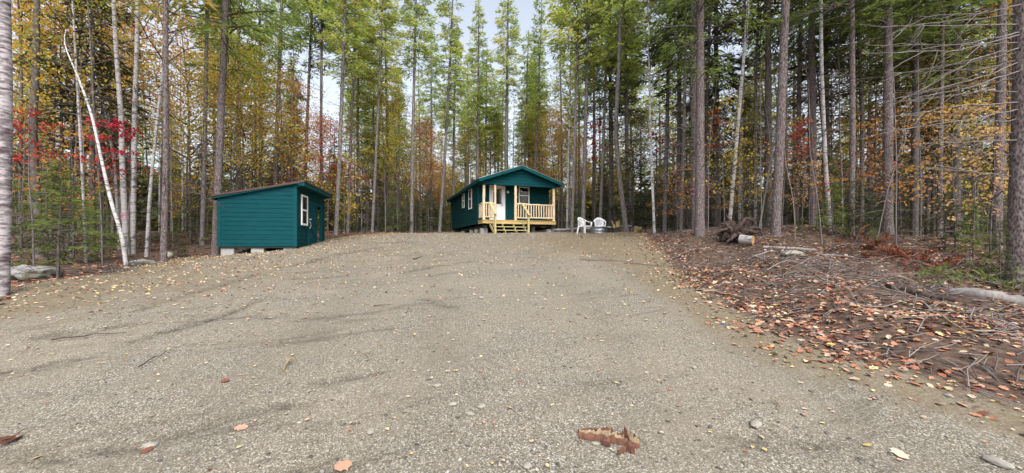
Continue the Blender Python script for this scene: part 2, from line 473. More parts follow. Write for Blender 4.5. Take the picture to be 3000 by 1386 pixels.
# ------------------------------------------------------------------ ground: one sheet to the horizon
def axis(lo, hi, step, ext, grow=1.22):
    a = list(np.arange(lo, hi + 1e-6, step)); s = step
    while a[-1] < ext: s *= grow; a.append(a[-1] + s)
    s = step
    while a[0] > -ext: s *= grow; a.insert(0, a[0] - s)
    return np.array(a)
gx = axis(-13, 13, .09, 420); gy = axis(-1.5, 22, .09, 420)
GX, GY = np.meshgrid(gx, gy)
GZ = gz(GX, GY, True)
CDm = clear_dist(GX.ravel(), GY.ravel())
bank = np.clip(-CDm / 1.2, 0, 1) * ((GX.ravel() > 2) & (GY.ravel() < 20))
GZ = GZ + (bank * (vnoise(GX.ravel() * 1.3 + 3, GY.ravel() * 1.3) - .35) * .34).reshape(GZ.shape)
_streaks = [([(60, 1352), (250, 1320), (420, 1290), (560, 1250), (700, 1215), (905, 1188)], .055), ([(0, 1088), (120, 1068), (260, 1045)], .08), ([(380, 1000), (520, 965), (640, 930), (760, 880)], .09), ([(130, 985), (260, 970), (360, 955)], .10), ([(940, 1130), (1040, 1105), (1120, 1085)], .06), ([(2130, 1285), (2330, 1290), (2520, 1325)], .06), ([(420, 900), (600, 850), (760, 800)], .10), ([(0, 900), (120, 880), (300, 835)], .12), ([(1180, 800), (1290, 775), (1380, 765)], .12), ([(1240, 880), (1330, 900)], .10), ([(860, 780), (1000, 742), (1120, 725)], .16)]
damp = np.zeros(GX.size); fx_, fy_ = GX.ravel(), GY.ravel()
for P_, w_ in _streaks:
    Q_ = np.array([ground_at(*p) for p in P_]); near = (fx_ > Q_[:, 0].min() - 1) & (fx_ < Q_[:, 0].max() + 1) & (fy_ > Q_[:, 1].min() - 1) & (fy_ < Q_[:, 1].max() + 1)
    d_ = np.full(near.sum(), 9.0)
    for (ax, ay), (bx, by) in zip(Q_[:-1], Q_[1:]):
        t_ = np.clip(((fx_[near] - ax) * (bx - ax) + (fy_[near] - ay) * (by - ay)) / ((bx - ax) ** 2 + (by - ay) ** 2), 0, 1); d_ = np.minimum(d_, np.hypot(fx_[near] - ax - t_ * (bx - ax), fy_[near] - ay - t_ * (by - ay)))
    damp[near] = np.maximum(damp[near], np.exp(-(d_ / w_) ** 2))
track = np.zeros(GX.size)
for P_ in ([(-1.9, -1.5), (-2.2, 3), (-3.0, 7), (-4.6, 11), (-6.0, 14)], [(-.3, -1.5), (-.6, 3), (-1.3, 7), (-2.8, 11), (-4.4, 14.5)], [(1.0, -1.5), (1.1, 4), (1.0, 9), (.3, 15), (-.3, 20)], [(2.6, -1.5), (2.6, 3), (2.6, 9), (2.0, 15), (1.5, 20)]):
    Q_ = np.array(P_); cx_ = np.interp(fy_, Q_[:, 1], Q_[:, 0]); ww_ = .30 + .12 * vnoise(fy_ * .8, fx_ * .8)
    track = np.maximum(track, np.exp(-((fx_ - cx_) / ww_) ** 2) * np.clip((17 - fy_) / 4, 0, 1) * (.45 + .55 * vnoise(fx_ * 1.1 + 7, fy_ * .9)))
GZ = GZ - .018 * track.reshape(GZ.shape)
GZ = GZ - .02 * damp.reshape(GZ.shape)
mb = MB()
nx, ny = len(gx), len(gy)
ii = np.arange(ny - 1)[:, None] * nx + np.arange(nx - 1)[None]
mb.add(np.stack([GX, GY, GZ], -1).reshape(-1, 3), np.stack([ii, ii + 1, ii + nx + 1, ii + nx], -1).reshape(-1, 4))
ground = mb.build('ground', M['ground'], smooth=True)
tag(ground, 'sloping grey brown gravel clearing edged by leaf covered forest floor', kind='structure')
for nm, val in (("damp", damp), ("track", track), ("gravel", np.clip(.5 + CDm / 1.1, 0, 1)),
                ("soil", np.clip(np.exp(-((GX.ravel() - 4.6) ** 2 / 8 + (GY.ravel() - 14.5) ** 2 / 14)) * 1.0 + .75 * np.exp(-((CDm - .35) / .8) ** 2) + .38 * np.clip((GY.ravel() - 5.5) / 6, 0, 1) + .55 * np.exp(-((GX.ravel() + 7.5) ** 2 / 18 + (GY.ravel() - 6.5) ** 2 / 12)), 0, 1))):
    a = ground.data.attributes.new(nm, 'FLOAT', 'POINT'); a.data.foreach_set("value", val.astype(np.float32))
def gsurf(x, y):
    """height of the built sheet"""
    x = np.asarray(x, float); y = np.asarray(y, float)
    i = np.clip(np.searchsorted(gx, x) - 1, 0, nx - 2); j = np.clip(np.searchsorted(gy, y) - 1, 0, ny - 2)
    fx = (x - gx[i]) / (gx[i + 1] - gx[i]); fy = (y - gy[j]) / (gy[j + 1] - gy[j])
    return (GZ[j, i] * (1 - fx) + GZ[j, i + 1] * fx) * (1 - fy) + (GZ[j + 1, i] * (1 - fx) + GZ[j + 1, i + 1] * fx) * fy
def gs(x, y): return float(gsurf(x, y))

# ------------------------------------------------------------------ windows and doors (local wall frame: origin O, along U, outward Nn)
def wall_pt(O, U, Nn, u, z, d):
    return np.asarray(O, float) + np.asarray(U, float) * u + np.array([0, 0, 1.0]) * z + np.asarray(Nn, float) * d
def wbox(mb, O, U, Nn, u0, u1, z0, z1, d0, d1, mat=0, tint=.5):
    v = [wall_pt(O, U, Nn, u, z, d) for z in (z0, z1) for u, d in ((u0, d0), (u1, d0), (u1, d1), (u0, d1))]
    mb.add(v, BOXF if np.dot(np.cross(np.array([0, 0, 1.0]), U), Nn) > 0 else BOXF[:, ::-1], mat, tint)
def window(parent, O, U, Nn, u0, u1, z0, z1, fr=.065, label=None):
    """white double-hung window: frame > pane (two), sill"""
    m = MB(); zm = (z0 + z1) / 2
    for a, b, c, d, e in ((u0, u0 + fr, z0, z1, .045), (u1 - fr, u1, z0, z1, .045), (u0 + fr, u1 - fr, z1 - fr, z1, .045), (u0 + fr, u1 - fr, z0, z0 + fr, .045), (u0 + fr, u1 - fr, zm - .03, zm + .03, .042)):
        wbox(m, O, U, Nn, a, b, c, d, .0, e)
    f = m.build('window', M['white'], parent)
    if label: f['label'] = label
    for a, b, dd in ((z0 + fr, zm - .03, .024), (zm + .03, z1 - fr, .030)):
        p = MB(); wbox(p, O, U, Nn, u0 + fr, u1 - fr, a, b, .0, dd); p.build('pane', M['glass'], f)
    s = MB(); wbox(s, O, U, Nn, u0 - .03, u1 + .03, z0 - .06, z0 - .002, .0, .05); s.build('sill', M['teal_trim'], f)
    return f

# ------------------------------------------------------------------ the small shed
SH = math.atan2(.205, .979)
shed = thing('shed', 'small teal board shed with a brown edged lean-to roof, up on concrete blocks', 'shed', (-7.83, 13.5, 1.526), SH)
Ls, Ds = 2.47, 3.47
HB, HF = 1.77, 2.28
slope = (HF - HB) / Ls
X, Y_, NX, NY = (1, 0, 0), (0, 1, 0), (-1, 0, 0), (0, -1, 0)
m = MB(); siding(m, (0, 0, 0), X, NY, -Ls + .05, -.05, 0, 2.4, [(HF - .02, slope)], .158, .10); m.build('side_wall', M['teal'], shed)
m = MB()
siding(m, (0, 0, 0), Y_, X, .05, 2.41, 0, HF - .02, (), .158, .10)
siding(m, (0, 0, 0), Y_, X, 2.41, 2.97, 1.74, HF - .02, (), .158, .0)
siding(m, (0, 0, 0), Y_, X, 2.97, Ds - .03, 0, HF - .02, (), .158, .10)
m.build('front_wall', M['teal_shaded'], shed)
m = MB(); siding(m, (-Ls, 0, 0), Y_, NX, .0, Ds, 0, HB - .02, (), .158, .1); m.build('rear_wall', M['teal'], shed)
m = MB(); siding(m, (0, 2.38, 0), X, Y_, -Ls + .05, -.05, 0, 2.4, [(HF - .02, slope)], .158, .1); m.build('inner_wall', M['shade_board'], shed)
m = MB()
for a, b in ((-Ls + .05, -1.9), (-.12, -.045)):
    siding(m, (0, Ds, 0), X, Y_, a, b, 0, 2.4, [(HF - .02, slope)], .158, .1)
siding(m, (0, Ds, 0), X, Y_, -1.9, -.12, 1.62, 2.4, [(HF - .02, slope)], .158, .0)
m.build('end_wall', M['teal_shaded'], shed)
for q in ((-.075, .028, -.03, .06, -.01, HF - .03), (-Ls - .03, -Ls + .07, -.03, .06, -.01, HB), (-.06, .028, Ds - .06, Ds + .025, -.01, HF - .03)):
    m = MB(); box(m, *q); m.build('corner_trim', M['teal_trim'], shed)
m = MB()
box(m, -.05, .03, 2.35, 2.42, .0, 1.76); box(m, -.05, .03, 2.95, 3.03, .0, 1.76); box(m, -.05, .0295, 2.42, 2.95, 1.70, 1.78)
m.build('opening_frame', M['teal_trim'], shed)
m = MB(); box(m, -Ls, 0, .0, Ds, -.06, -.012); m.build('floor', M['shade_board'], shed)
# roof: deck, fascia, brown edge
ov, bk = .31, .16
def rz(x): return HF + slope * x
m = MB()
extrude(m, [(-Ls - bk, -.13, rz(-Ls - bk)), (ov, -.13, rz(ov)), (ov, -.13, rz(ov) + .035), (-Ls - bk, -.13, rz(-Ls - bk) + .035)], (0, Ds + .26, 0))
roof = m.build('roof', M['shingle'], shed)
m = MB()
extrude(m, [(-Ls - bk - .012, -.15, rz(-Ls - bk) - .015), (ov + .015, -.15, rz(ov) - .015), (ov + .015, -.15, rz(ov) + .047), (-Ls - bk - .012, -.15, rz(-Ls - bk) + .047)], (0, .02, 0))
extrude(m, [(-Ls - bk - .012, Ds + .13, rz(-Ls - bk) - .015), (ov + .015, Ds + .13, rz(ov) - .015), (ov + .015, Ds + .13, rz(ov) + .047), (-Ls - bk - .012, Ds + .13, rz(-Ls - bk) + .047)], (0, .02, 0))
box(m, ov, ov + .018, -.13, Ds + .13, rz(ov) - .013, rz(ov) + .046)
box(m, -Ls - bk - .016, -Ls - bk, -.13, Ds + .13, rz(-Ls - bk) - .013, rz(-Ls - bk) + .043)
m.build('drip_edge', M['drip_brown'], roof)
m = MB()
box(m, ov - .03, ov - .002, -.12, Ds + .12, rz(ov) - .16, rz(ov) - .017)
extrude(m, [(.03, -.125, rz(0) - .03), (ov - .03, -.125, rz(ov) - .16), (ov - .03, -.125, rz(ov) - .017), (.03, -.125, rz(.03) - .017)], (0, .025, 0))
extrude(m, [(-Ls - bk + .01, -.125, rz(-Ls - bk) - .085), (.03, -.125, rz(0.03) - .04), (.03, -.125, rz(0.03) - .017), (-Ls - bk + .01, -.125, rz(-Ls - bk) - .017)], (0, .022, 0))
box(m, -Ls - bk, -Ls - bk + .01, -.10, Ds + .1, rz(-Ls - bk) - .11, rz(-Ls - bk) - .017)
m.build('fascia', M['teal_trim'], roof)
m = MB()
extrude(m, [(.03, -.1, rz(.03) - .155 + .02), (ov - .035, -.1, rz(ov) - .155), (ov - .035, -.1, rz(ov) - .14), (.03, -.1, rz(.03) - .12 + .02)], (0, Ds + .2, 0)); m.build('soffit', M['teal_shaded'], roof)
window(shed, (0.02, 0, 0), Y_, X, .42, 1.09, .80, 1.95, .07)
m = MB()
box(m, .0, .045, 1.17, 2.29, .05, 1.80)
for z0, z1 in ((.06, .17), (.88, 1.0), (1.68, 1.79)): box(m, .045, .068, 1.20, 2.26, z0, z1)
for y0 in (1.18, 2.17): box(m, .045, .066, y0, y0 + .11, .052, 1.798)
for (ya, za), (yb, zb) in (((1.30, .18), (1.62, .50)), ((2.15, .18), (1.83, .50)), ((1.30, 1.66), (1.62, 1.34)), ((2.15, 1.66), (1.83, 1.34)), ((1.34, .90), (1.98, .38)), ((1.34, 1.0), (1.98, 1.5))):
    beam(m, (.056, ya, za), (.056, yb, zb), .018, .08, (1, 0, 0))
door = m.build('door', M['teal'], shed)
door['label'] = 'teal plank door with diagonal braces and a silver knob'
m = MB()
th = np.linspace(0, math.pi, 7)
tube(m, [(.06, 1.235, 1.06), (.09, 1.235, 1.06), (.105, 1.235, 1.06), (.135, 1.235, 1.06), (.145, 1.235, 1.06)], [.03, .014, .032, .032, .015], 10)
m.build('door_knob', M['brass'], door, smooth=True)
m = MB()
tube(m, [(.07, 1.235, .98), (.10, 1.25, .93), (.11, 1.29, .86), (.10, 1.30, .80), (.085, 1.26, .74), (.07, 1.25, .70)], .014, 6); m.build('handle', M['brass'], door)
m = MB()
for k in range(5): box(m, .06 + k * .105, .15 + k * .105, 1.2, 2.9, -.07, -.045)
for y in (1.25, 2.05, 2.8): box(m, .06, .57, y, y + .07, -.16, -.072)
pal = m.build('wood_pallet', M['treated']); pal.location = shed.location; pal.rotation_euler = shed.rotation_euler
tag(pal, 'pale wooden pallet laid as a step at the shed door', 'pallet')

def cmu(loc, rotz, label, h=.2, group=None):
    """hollow concrete block standing on the ground"""
    m = MB(); L, Wd = .40, .20
    box(m, -L / 2, L / 2, -Wd / 2, -Wd / 2 + .035, 0, h); box(m, -L / 2, L / 2, Wd / 2 - .035, Wd / 2, 0, h)
    for x in (-L / 2, -.02, L / 2 - .04): box(m, x, x + .04, -Wd / 2 + .035, Wd / 2 - .035, 0, h)
    o = m.build('concrete_block', M['concrete']); o.location = loc; o.rotation_euler = (0, 0, rotz)
    return tag(o, label, 'concrete block', group)
def loc2w(o, x, y, z=0):
    c, s = math.cos(o.rotation_euler[2]), math.sin(o.rotation_euler[2])
    return (o.location[0] + c * x - s * y, o.location[1] + s * x + c * y, o.location[2] + z)
for x, y, l in ((-2.22, .14, "concrete block under the shed's low back corner nearest the birches"), (-1.28, .14, "concrete block under the middle of the shed's plain long wall"), (-.24, .14, "concrete block under the shed corner beside the window"), (-1.95, 1.8, 'shaded concrete block seen between the two blocks under the shed'), (-.3, 1.7, 'shaded concrete block under the shed door'), (-.3, 3.3, 'concrete block under the open end of the shed')):
    p = loc2w(shed, x, y); zb = gs(p[0], p[1]) - .03
    cmu((p[0], p[1], zb), SH, l, max(.08, shed.location[2] - .062 - zb))

# ------------------------------------------------------------------ the cabin
CR = math.atan2(.329, .944)
cabin = thing('cabin', 'green wooden cabin with a gabled porch, log railing and white door', 'cabin', (-1.696, 21.5, 3.04), CR)
Wc, Lc, Pd = 4.67, 10.5, 1.10
ZB, EZ = -.19, 2.38                       # wall bottom, roof underside at the wall line
sl_c = .345; RZ = EZ + sl_c * Wc / 2
m = MB(); siding(m, (0, Pd, 0), Y_, NX, .05, Lc - Pd - .05, ZB, EZ, (), .19); m.build('side_wall', M['teal_shaded'], cabin)
m = MB(); siding(m, (Wc, Pd, 0), Y_, X, .0, Lc - Pd - .05, ZB, EZ, (), .19); m.build('side_wall', M['teal_shaded'], cabin)
m = MB(); siding(m, (0, Pd, 0), X, NY, .05, Wc - .05, ZB, 2.45, (), .19); m.build('front_wall', M['teal_shaded'], cabin)
gt = [(EZ - .03, sl_c), (EZ - .03 + sl_c * Wc, -sl_c)]
m = MB(); siding(m, (0, Lc, 0), X, Y_, .0, Wc, ZB, RZ, gt, .19); m.build('rear_wall', M['teal_shaded'], cabin)
m = MB(); siding(m, (0, 0.03, 0), X, NY, .0, Wc, 2.12, RZ, gt, .19, .09); m.build('gable', M['teal'], cabin)
m = MB()
box(m, -.02, Wc + .02, .0, .06, 2.06, 2.20); box(m, -.02, .22, -.012, .0, 2.0, 2.19); box(m, Wc - .28, Wc + .02, -.012, .0, 2.0, 2.19)
box(m, -.02, .06, .06, Pd, 2.08, 2.36); box(m, Wc - .06, Wc + .02, .06, Pd, 2.08, 2.36)
m.build('porch_beam', M['teal'], cabin)
for x0, x1 in ((-.03, .06), (Wc - .06, Wc + .03)):
    for y0, y1 in ((Pd - .03, Pd + .07), (Lc - .07, Lc + .03)):
        m = MB(); box(m, x0, x1, y0, y1, ZB, EZ); m.build('corner_trim', M['teal'], cabin)
m = MB(); box(m, .0, Wc, .06, Pd - .05, 2.36, 2.375); m.build('porch_ceiling', M['rim_wood'], cabin)
oe, of_ = .28, .30
m = MB(); yf, yb = -of_, Lc + .3
zr = lambda x: EZ + sl_c * (x if x < Wc / 2 else Wc - x)
xm = Wc / 2
for sgn in (0, 1):
    xa = -oe if sgn == 0 else Wc + oe
    extrude(m, [(xa, yf, zr(xa)), (xm, yf, zr(xm)), (xm, yf, zr(xm) + .05), (xa, yf, zr(xa) + .05)][::1 if sgn == 0 else -1], (0, yb - yf, 0))
croof = m.build('roof', M['shingle'], cabin)
m = MB()
for xa in (-oe, Wc + oe):
    for y0 in (yf - .026, yb):
        P = [(xa, y0, zr(xa) - .15), (xm, y0, zr(xm) - .15), (xm, y0, zr(xm) + .03), (xa, y0, zr(xa) + .03)]
        extrude(m, P if xa < xm else P[::-1], (0, .026, 0))
box(m, -oe - .02, -oe, yf, yb, zr(-oe) - .13, zr(-oe) + .025); box(m, Wc + oe, Wc + oe + .02, yf, yb, zr(-oe) - .13, zr(-oe) + .025)
m.build('fascia', M['teal_trim'], croof)
m = MB()
for xa in (-oe - .035, Wc + oe + .035):
    P = [(xa, yf - .035, zr(xa) + .034), (xm, yf - .035, zr(xm) + .034), (xm, yf - .035, zr(xm) + .062), (xa, yf - .035, zr(xa) + .062)]
    extrude(m, P if xa < xm else P[::-1], (0, .035, 0))
    q = [(xa, yf, zr(xa) + .034), (xa + (.03 if xa < xm else -.03), yf, zr(xa) + .04), (xa + (.03 if xa < xm else -.03), yf, zr(xa) + .065), (xa, yf, zr(xa) + .062)]
    extrude(m, q if xa < xm else q[::-1], (0, yb - yf, 0))
m.build('drip_edge', M['steel'], croof)
m = MB()
extrude(m, [(-oe, yf, zr(-oe) - .125), (.03, yf, zr(-oe) - .125), (.03, yf, zr(-oe) - .112), (-oe, yf, zr(-oe) - .112)], (0, yb - yf, 0))
extrude(m, [(Wc - .03, yf, zr(-oe) - .125), (Wc + oe, yf, zr(-oe) - .125), (Wc + oe, yf, zr(-oe) - .112), (Wc - .03, yf, zr(-oe) - .112)], (0, yb - yf, 0))
m.build('soffit', M['teal_shaded'], croof)
# chimney pipe
px_, py_ = .55, 5.8; zc = zr(px_)
m = MB(); tube(m, [(px_, py_, zc), (px_, py_, zc + .9), (px_, py_, zc + 1.66)], .095, 14)
pipe = m.build('stove_pipe', M['steel'], cabin, smooth=True)
m = MB()
tube(m, [(px_, py_, zc + 1.64), (px_, py_, zc + 1.70), (px_, py_, zc + 1.72), (px_, py_, zc + 1.78), (px_, py_, zc + 1.82)], [.10, .10, .15, .15, .03], 14); m.build('pipe_cap', M['steel'], pipe, smooth=True)
m = MB(); tube(m, [(px_ + .09, py_, zc + .85), (px_ + 1.0, py_ + .1, zr(px_ + 1.0) + .05)], .016, 6); tube(m, [(px_ + .09, py_, zc + .85), (px_ + .8, py_ - .8, zr(px_ + .8) + .05)], .016, 6); m.build('pipe_brace', M['steel'], pipe)
# windows, door, lamp
window(cabin, (-.02, 0, 0), Y_, NX, 2.62, 3.52, .86, 2.20, .085, 'tall white window nearer the porch on the side wall')
window(cabin, (-.02, 0, 0), Y_, NX, 4.90, 5.60, 1.14, 2.20, .085, 'shorter white window farther along the side wall')
FO = (0, Pd - .02, 0)
window(cabin, FO, X, NY, 2.61, 3.33, 1.08, 2.19, .075, 'white sash window beside the porch door')
m = MB()
for a, b, c, d in ((.70, .80, .0, 2.18), (1.61, 1.71, .0, 2.18), (.80, 1.61, 2.07, 2.18)): wbox(m, FO, X, NY, a, b, c, d, 0, .05)
wbox(m, FO, X, NY, .805, 1.605, .02, 2.065, 0, .028)
g = dict(a=.93, b=1.48, c=1.04, d=1.96)
for a, b, c, d in ((.90, .93, 1.01, 1.99), (1.48, 1.51, 1.01, 1.99), (.93, 1.48, 1.96, 1.99), (.93, 1.48, 1.01, 1.04)): wbox(m, FO, X, NY, a, b, c, d, .028, .042)
for a, b in ((.92, 1.18), (1.24, 1.49)):
    for c, d, e, f in ((a, b, .85, .868), (a, b, .15, .168), (a, a + .018, .168, .85), (b - .018, b, .168, .85)): wbox(m, FO, X, NY, c, d, e, f, .028, .036)
door = m.build('door', M['white'], cabin); door['label'] = 'white half glazed panel door'
p = MB(); wbox(p, FO, X, NY, .93, 1.48, 1.04, 1.96, .026, .032); p.build('pane', M['glass'], door)
m = MB(); tube(m, [(1.55, Pd - .045, .98), (1.55, Pd - .10, .98), (1.49, Pd - .105, .975), (1.43, Pd - .10, .97)], .014, 6)
tube(m, [(1.55, Pd - .046, .98), (1.55, Pd - .06, .98)], .03, 10); m.build('handle', M['black_metal'], door)
m = MB(); tube(m, [(1.55, Pd - .046, 1.10), (1.55, Pd - .065, 1.10)], .028, 10); m.build('deadbolt', M['black_metal'], door)
m = MB(); wbox(m, FO, X, NY, .97, 1.03, 1.78, 1.86, .0325, .0345); m.build('paper_tag', M['white'], door)
m = MB(); wbox(m, FO, X, NY, 2.74, 2.82, 1.86, 1.96, .0315, .0335); m.build('paper_tag', M['white'], cabin)
m = MB(); tube(m, [(1.90, Pd - .02, 1.81), (1.90, Pd - .05, 1.81), (1.90, Pd - .09, 1.81), (1.90, Pd - .12, 1.81)], [.09, .09, .07, .03], 14); m.build('porch_lamp', M['white'], cabin, smooth=True)
# porch deck
m = MB()
n_b = 8
for k in range(n_b):
    y0 = -.03 + k * (Pd + .0) / n_b; box(m, -.02, Wc + .02, y0, y0 + Pd / n_b - .008, -.035, 0)
deck = m.build('porch_deck', M['rim_wood'], cabin)
m = MB()
box(m, .0, Wc, .0, .04, -.215, -.038); box(m, .0, .04, .04, Pd - .05, -.215, -.038); box(m, Wc - .04, Wc, .04, Pd - .05, -.215, -.038)
for k in range(1, 9): box(m, k * Wc / 9, k * Wc / 9 + .04, .04, Pd - .06, -.21, -.04)
m.build('rim_joist', M['rim_wood'], deck)
m = MB(); 
for yy in (.35, Pd + 1, 4.2, 6.5, 8.6, Lc - .4): box(m, .1, Wc - .1, yy, yy + .12, ZB - .16, ZB - .028)
for xx in (.12, Wc - .26): box(m, xx, xx + .14, .05, Lc - .1, ZB - .30, ZB - .162)
m.build('floor_beam', M['shade_board'], cabin)  # beams coloured near black to carry the shade under the floor
def log(m, p0, p1, r0, r1=None, n=8, seg=7, wob=.008, jit=.05):
    p0, p1 = np.array(p0, float), np.array(p1, float); r1 = r0 if r1 is None else r1
    t = np.linspace(0, 1, seg); P = p0 + (p1 - p0) * t[:, None] + R.normal(0, wob, (seg, 3)) * ((t > 0) & (t < 1))[:, None]
    tube(m, P, r0 + (r1 - r0) * t, n, 0, rnd.random(), True, jit)
for x, r, l in ((.10, .085, None), (.785, .068, 'slim log post with grey bark left on its lower half'), (2.055, .082, 'knotty peeled log post beside the steps'), (4.57, .088, None)):
    m = MB(); log(m, (x, .09, 0), (x, .09, 2.06), r, r * .92, 10, 14, .004, .07)
    if r == .082:
        for k in range(8): 
            z = .15 + k * .24; s = 1 if k % 2 else -1
            tube(m, [(x + s * .06, .08, z), (x + s * .105, .06, z + .02)], [.03, .018], 6)
    o = m.build('porch_post', M['peeled'], cabin, smooth=True)
    if l: o['label'] = l
def railing(a, b, nb, ztop=.97, zbot=.16, flat=False):
    a, b = np.array(a, float), np.array(b, float); m = MB()
    log(m, (*a, ztop), (*b, ztop - .01), .052, .046, 8, 12, .010, .10); log(m, (*a, zbot), (*b, zbot + .01), .045, .05, 8, 12, .010, .10)
    rl = m.build('railing', M['peeled'], cabin, smooth=True)
    for k in range(nb):
        t = (k + .6) / (nb + .2); p = a + (b - a) * t; m = MB(); r = R.uniform(.034, .044)
        z = np.array([zbot + .03, zbot + .2, zbot + .45, ztop - .10, ztop - .03, ztop + .0])
        P = np.stack([np.full(6, p[0]) + R.normal(0, .004, 6), np.full(6, p[1]), z], -1)
        tube(m, P, np.array([.9, 1, 1, .95, .6, .2]) * r, 7, 0, rnd.random(), True, .05)
        m.build('baluster', M['peeled'], rl, smooth=True)
railing((2.13, .09), (4.50, .09), 14)
railing((.17, .09), (.73, .09), 4)
railing((.06, .16), (.06, Pd - .06), 7)
railing((Wc - .08, .17), (Wc - .08, Pd - .06), 7)
# stairs
SX0, SX1 = .50, 2.51
zg = min(gs(*loc2w(cabin, x, -.75)[:2]) for x in (.5, 1.5, 2.5)) - cabin.location[2]
st = MB(); nr = 4; rise = -zg / nr
def sz(k): return -rise * (k)           # k = 1..3
for x in (.56, 1.12, 1.80, 2.42):
    P = [(x, -.02, -.06)]
    for k in range(1, 4):
        P += [(x, -.02 - .25 * (k - 1) - .02, -.06 - rise * (k - 1) if k == 1 else sz(k - 1) - .04)] if k == 1 else []
        P += [(x, -.04 - .25 * (k - 1), sz(k) - .042), (x, -.04 - .25 * k, sz(k) - .042)]
    P += [(x, -.79, zg - .02), (x, -.66, zg - .02), (x, -.02, -.36)]
    extrude(st, P[::-1], (.045, 0, 0))
stairs = st.build('stairs', M['treated'], cabin)
for k in range(1, 4):
    m = MB()
    for q in (0, 1): box(m, SX0 - .02, SX1 + .02, -.05 - .25 * k + q * .135, -.05 - .25 * k + q * .135 + .13, sz(k) - .04, sz(k))
    m.build('tread', M['treated'], stairs)
for x in (SX0 + .0, SX1 - .0):
    m = MB(); box(m, x - .05, x + .05, -.90, -.80, zg - .05, .27); m.build('newel_post', M['treated'], stairs)
    m = MB(); beam(m, (x - .07, .02, 1.02), (x, -1.0, .24), .14, .045, (1, 0, 0)); m.build('handrail', M['treated'], stairs)
m = MB(); beam(m, (SX0 - .07, -.02, -.30), (SX0 - .05, -.80, zg + .02), .04, .14, (1, 0, 0)); m.build('skirt_board', M['treated'], stairs)
# piers
def pier(x, y, r, label):
    """round concrete pier of stacked courses"""
    wx, wy, _ = loc2w(cabin, x, y); z0 = gs(wx, wy) - .05; z1 = cabin.location[2] + ZB - .302; h = max(.15, z1 - z0)
    m = MB(); tube(m, [(0, 0, 0), (0, 0, h * .49), (0, 0, h * .5), (0, 0, h * .51), (0, 0, h)], [r, r, r * .95, r, r], 18)
    o = m.build('concrete_pier', M['concrete'], smooth=False); o.location = (wx, wy, z0)
    tag(o, label, 'concrete pier')
for i, (x, y, r, l) in enumerate(((.22, .55, .24, 'round concrete pier under the porch corner next to the steps'), (.2, 2.0, .20, 'second concrete pier along the long cabin side, behind the porch corner pier'), (.2, 3.4, .2, 'third concrete pier along the long cabin side, half hidden'), (.2, 6.0, .2, 'concrete pier under the middle of the long cabin side'), (.2, 9.8, .2, 'concrete pier under the far end of the long cabin side'), (Wc - .2, .5, .24, 'round concrete pier under the porch corner next to the chairs'), (Wc - .2, 4.4, .2, 'shaded concrete pier under the far side of the cabin'))):
    pier(x, y, r, l)
p = loc2w(cabin, 3.6, 1.1); cmu((p[0], p[1], gs(p[0], p[1]) - .02), CR + 1.3, 'loose concrete block under the porch between steps and corner pier', .4)

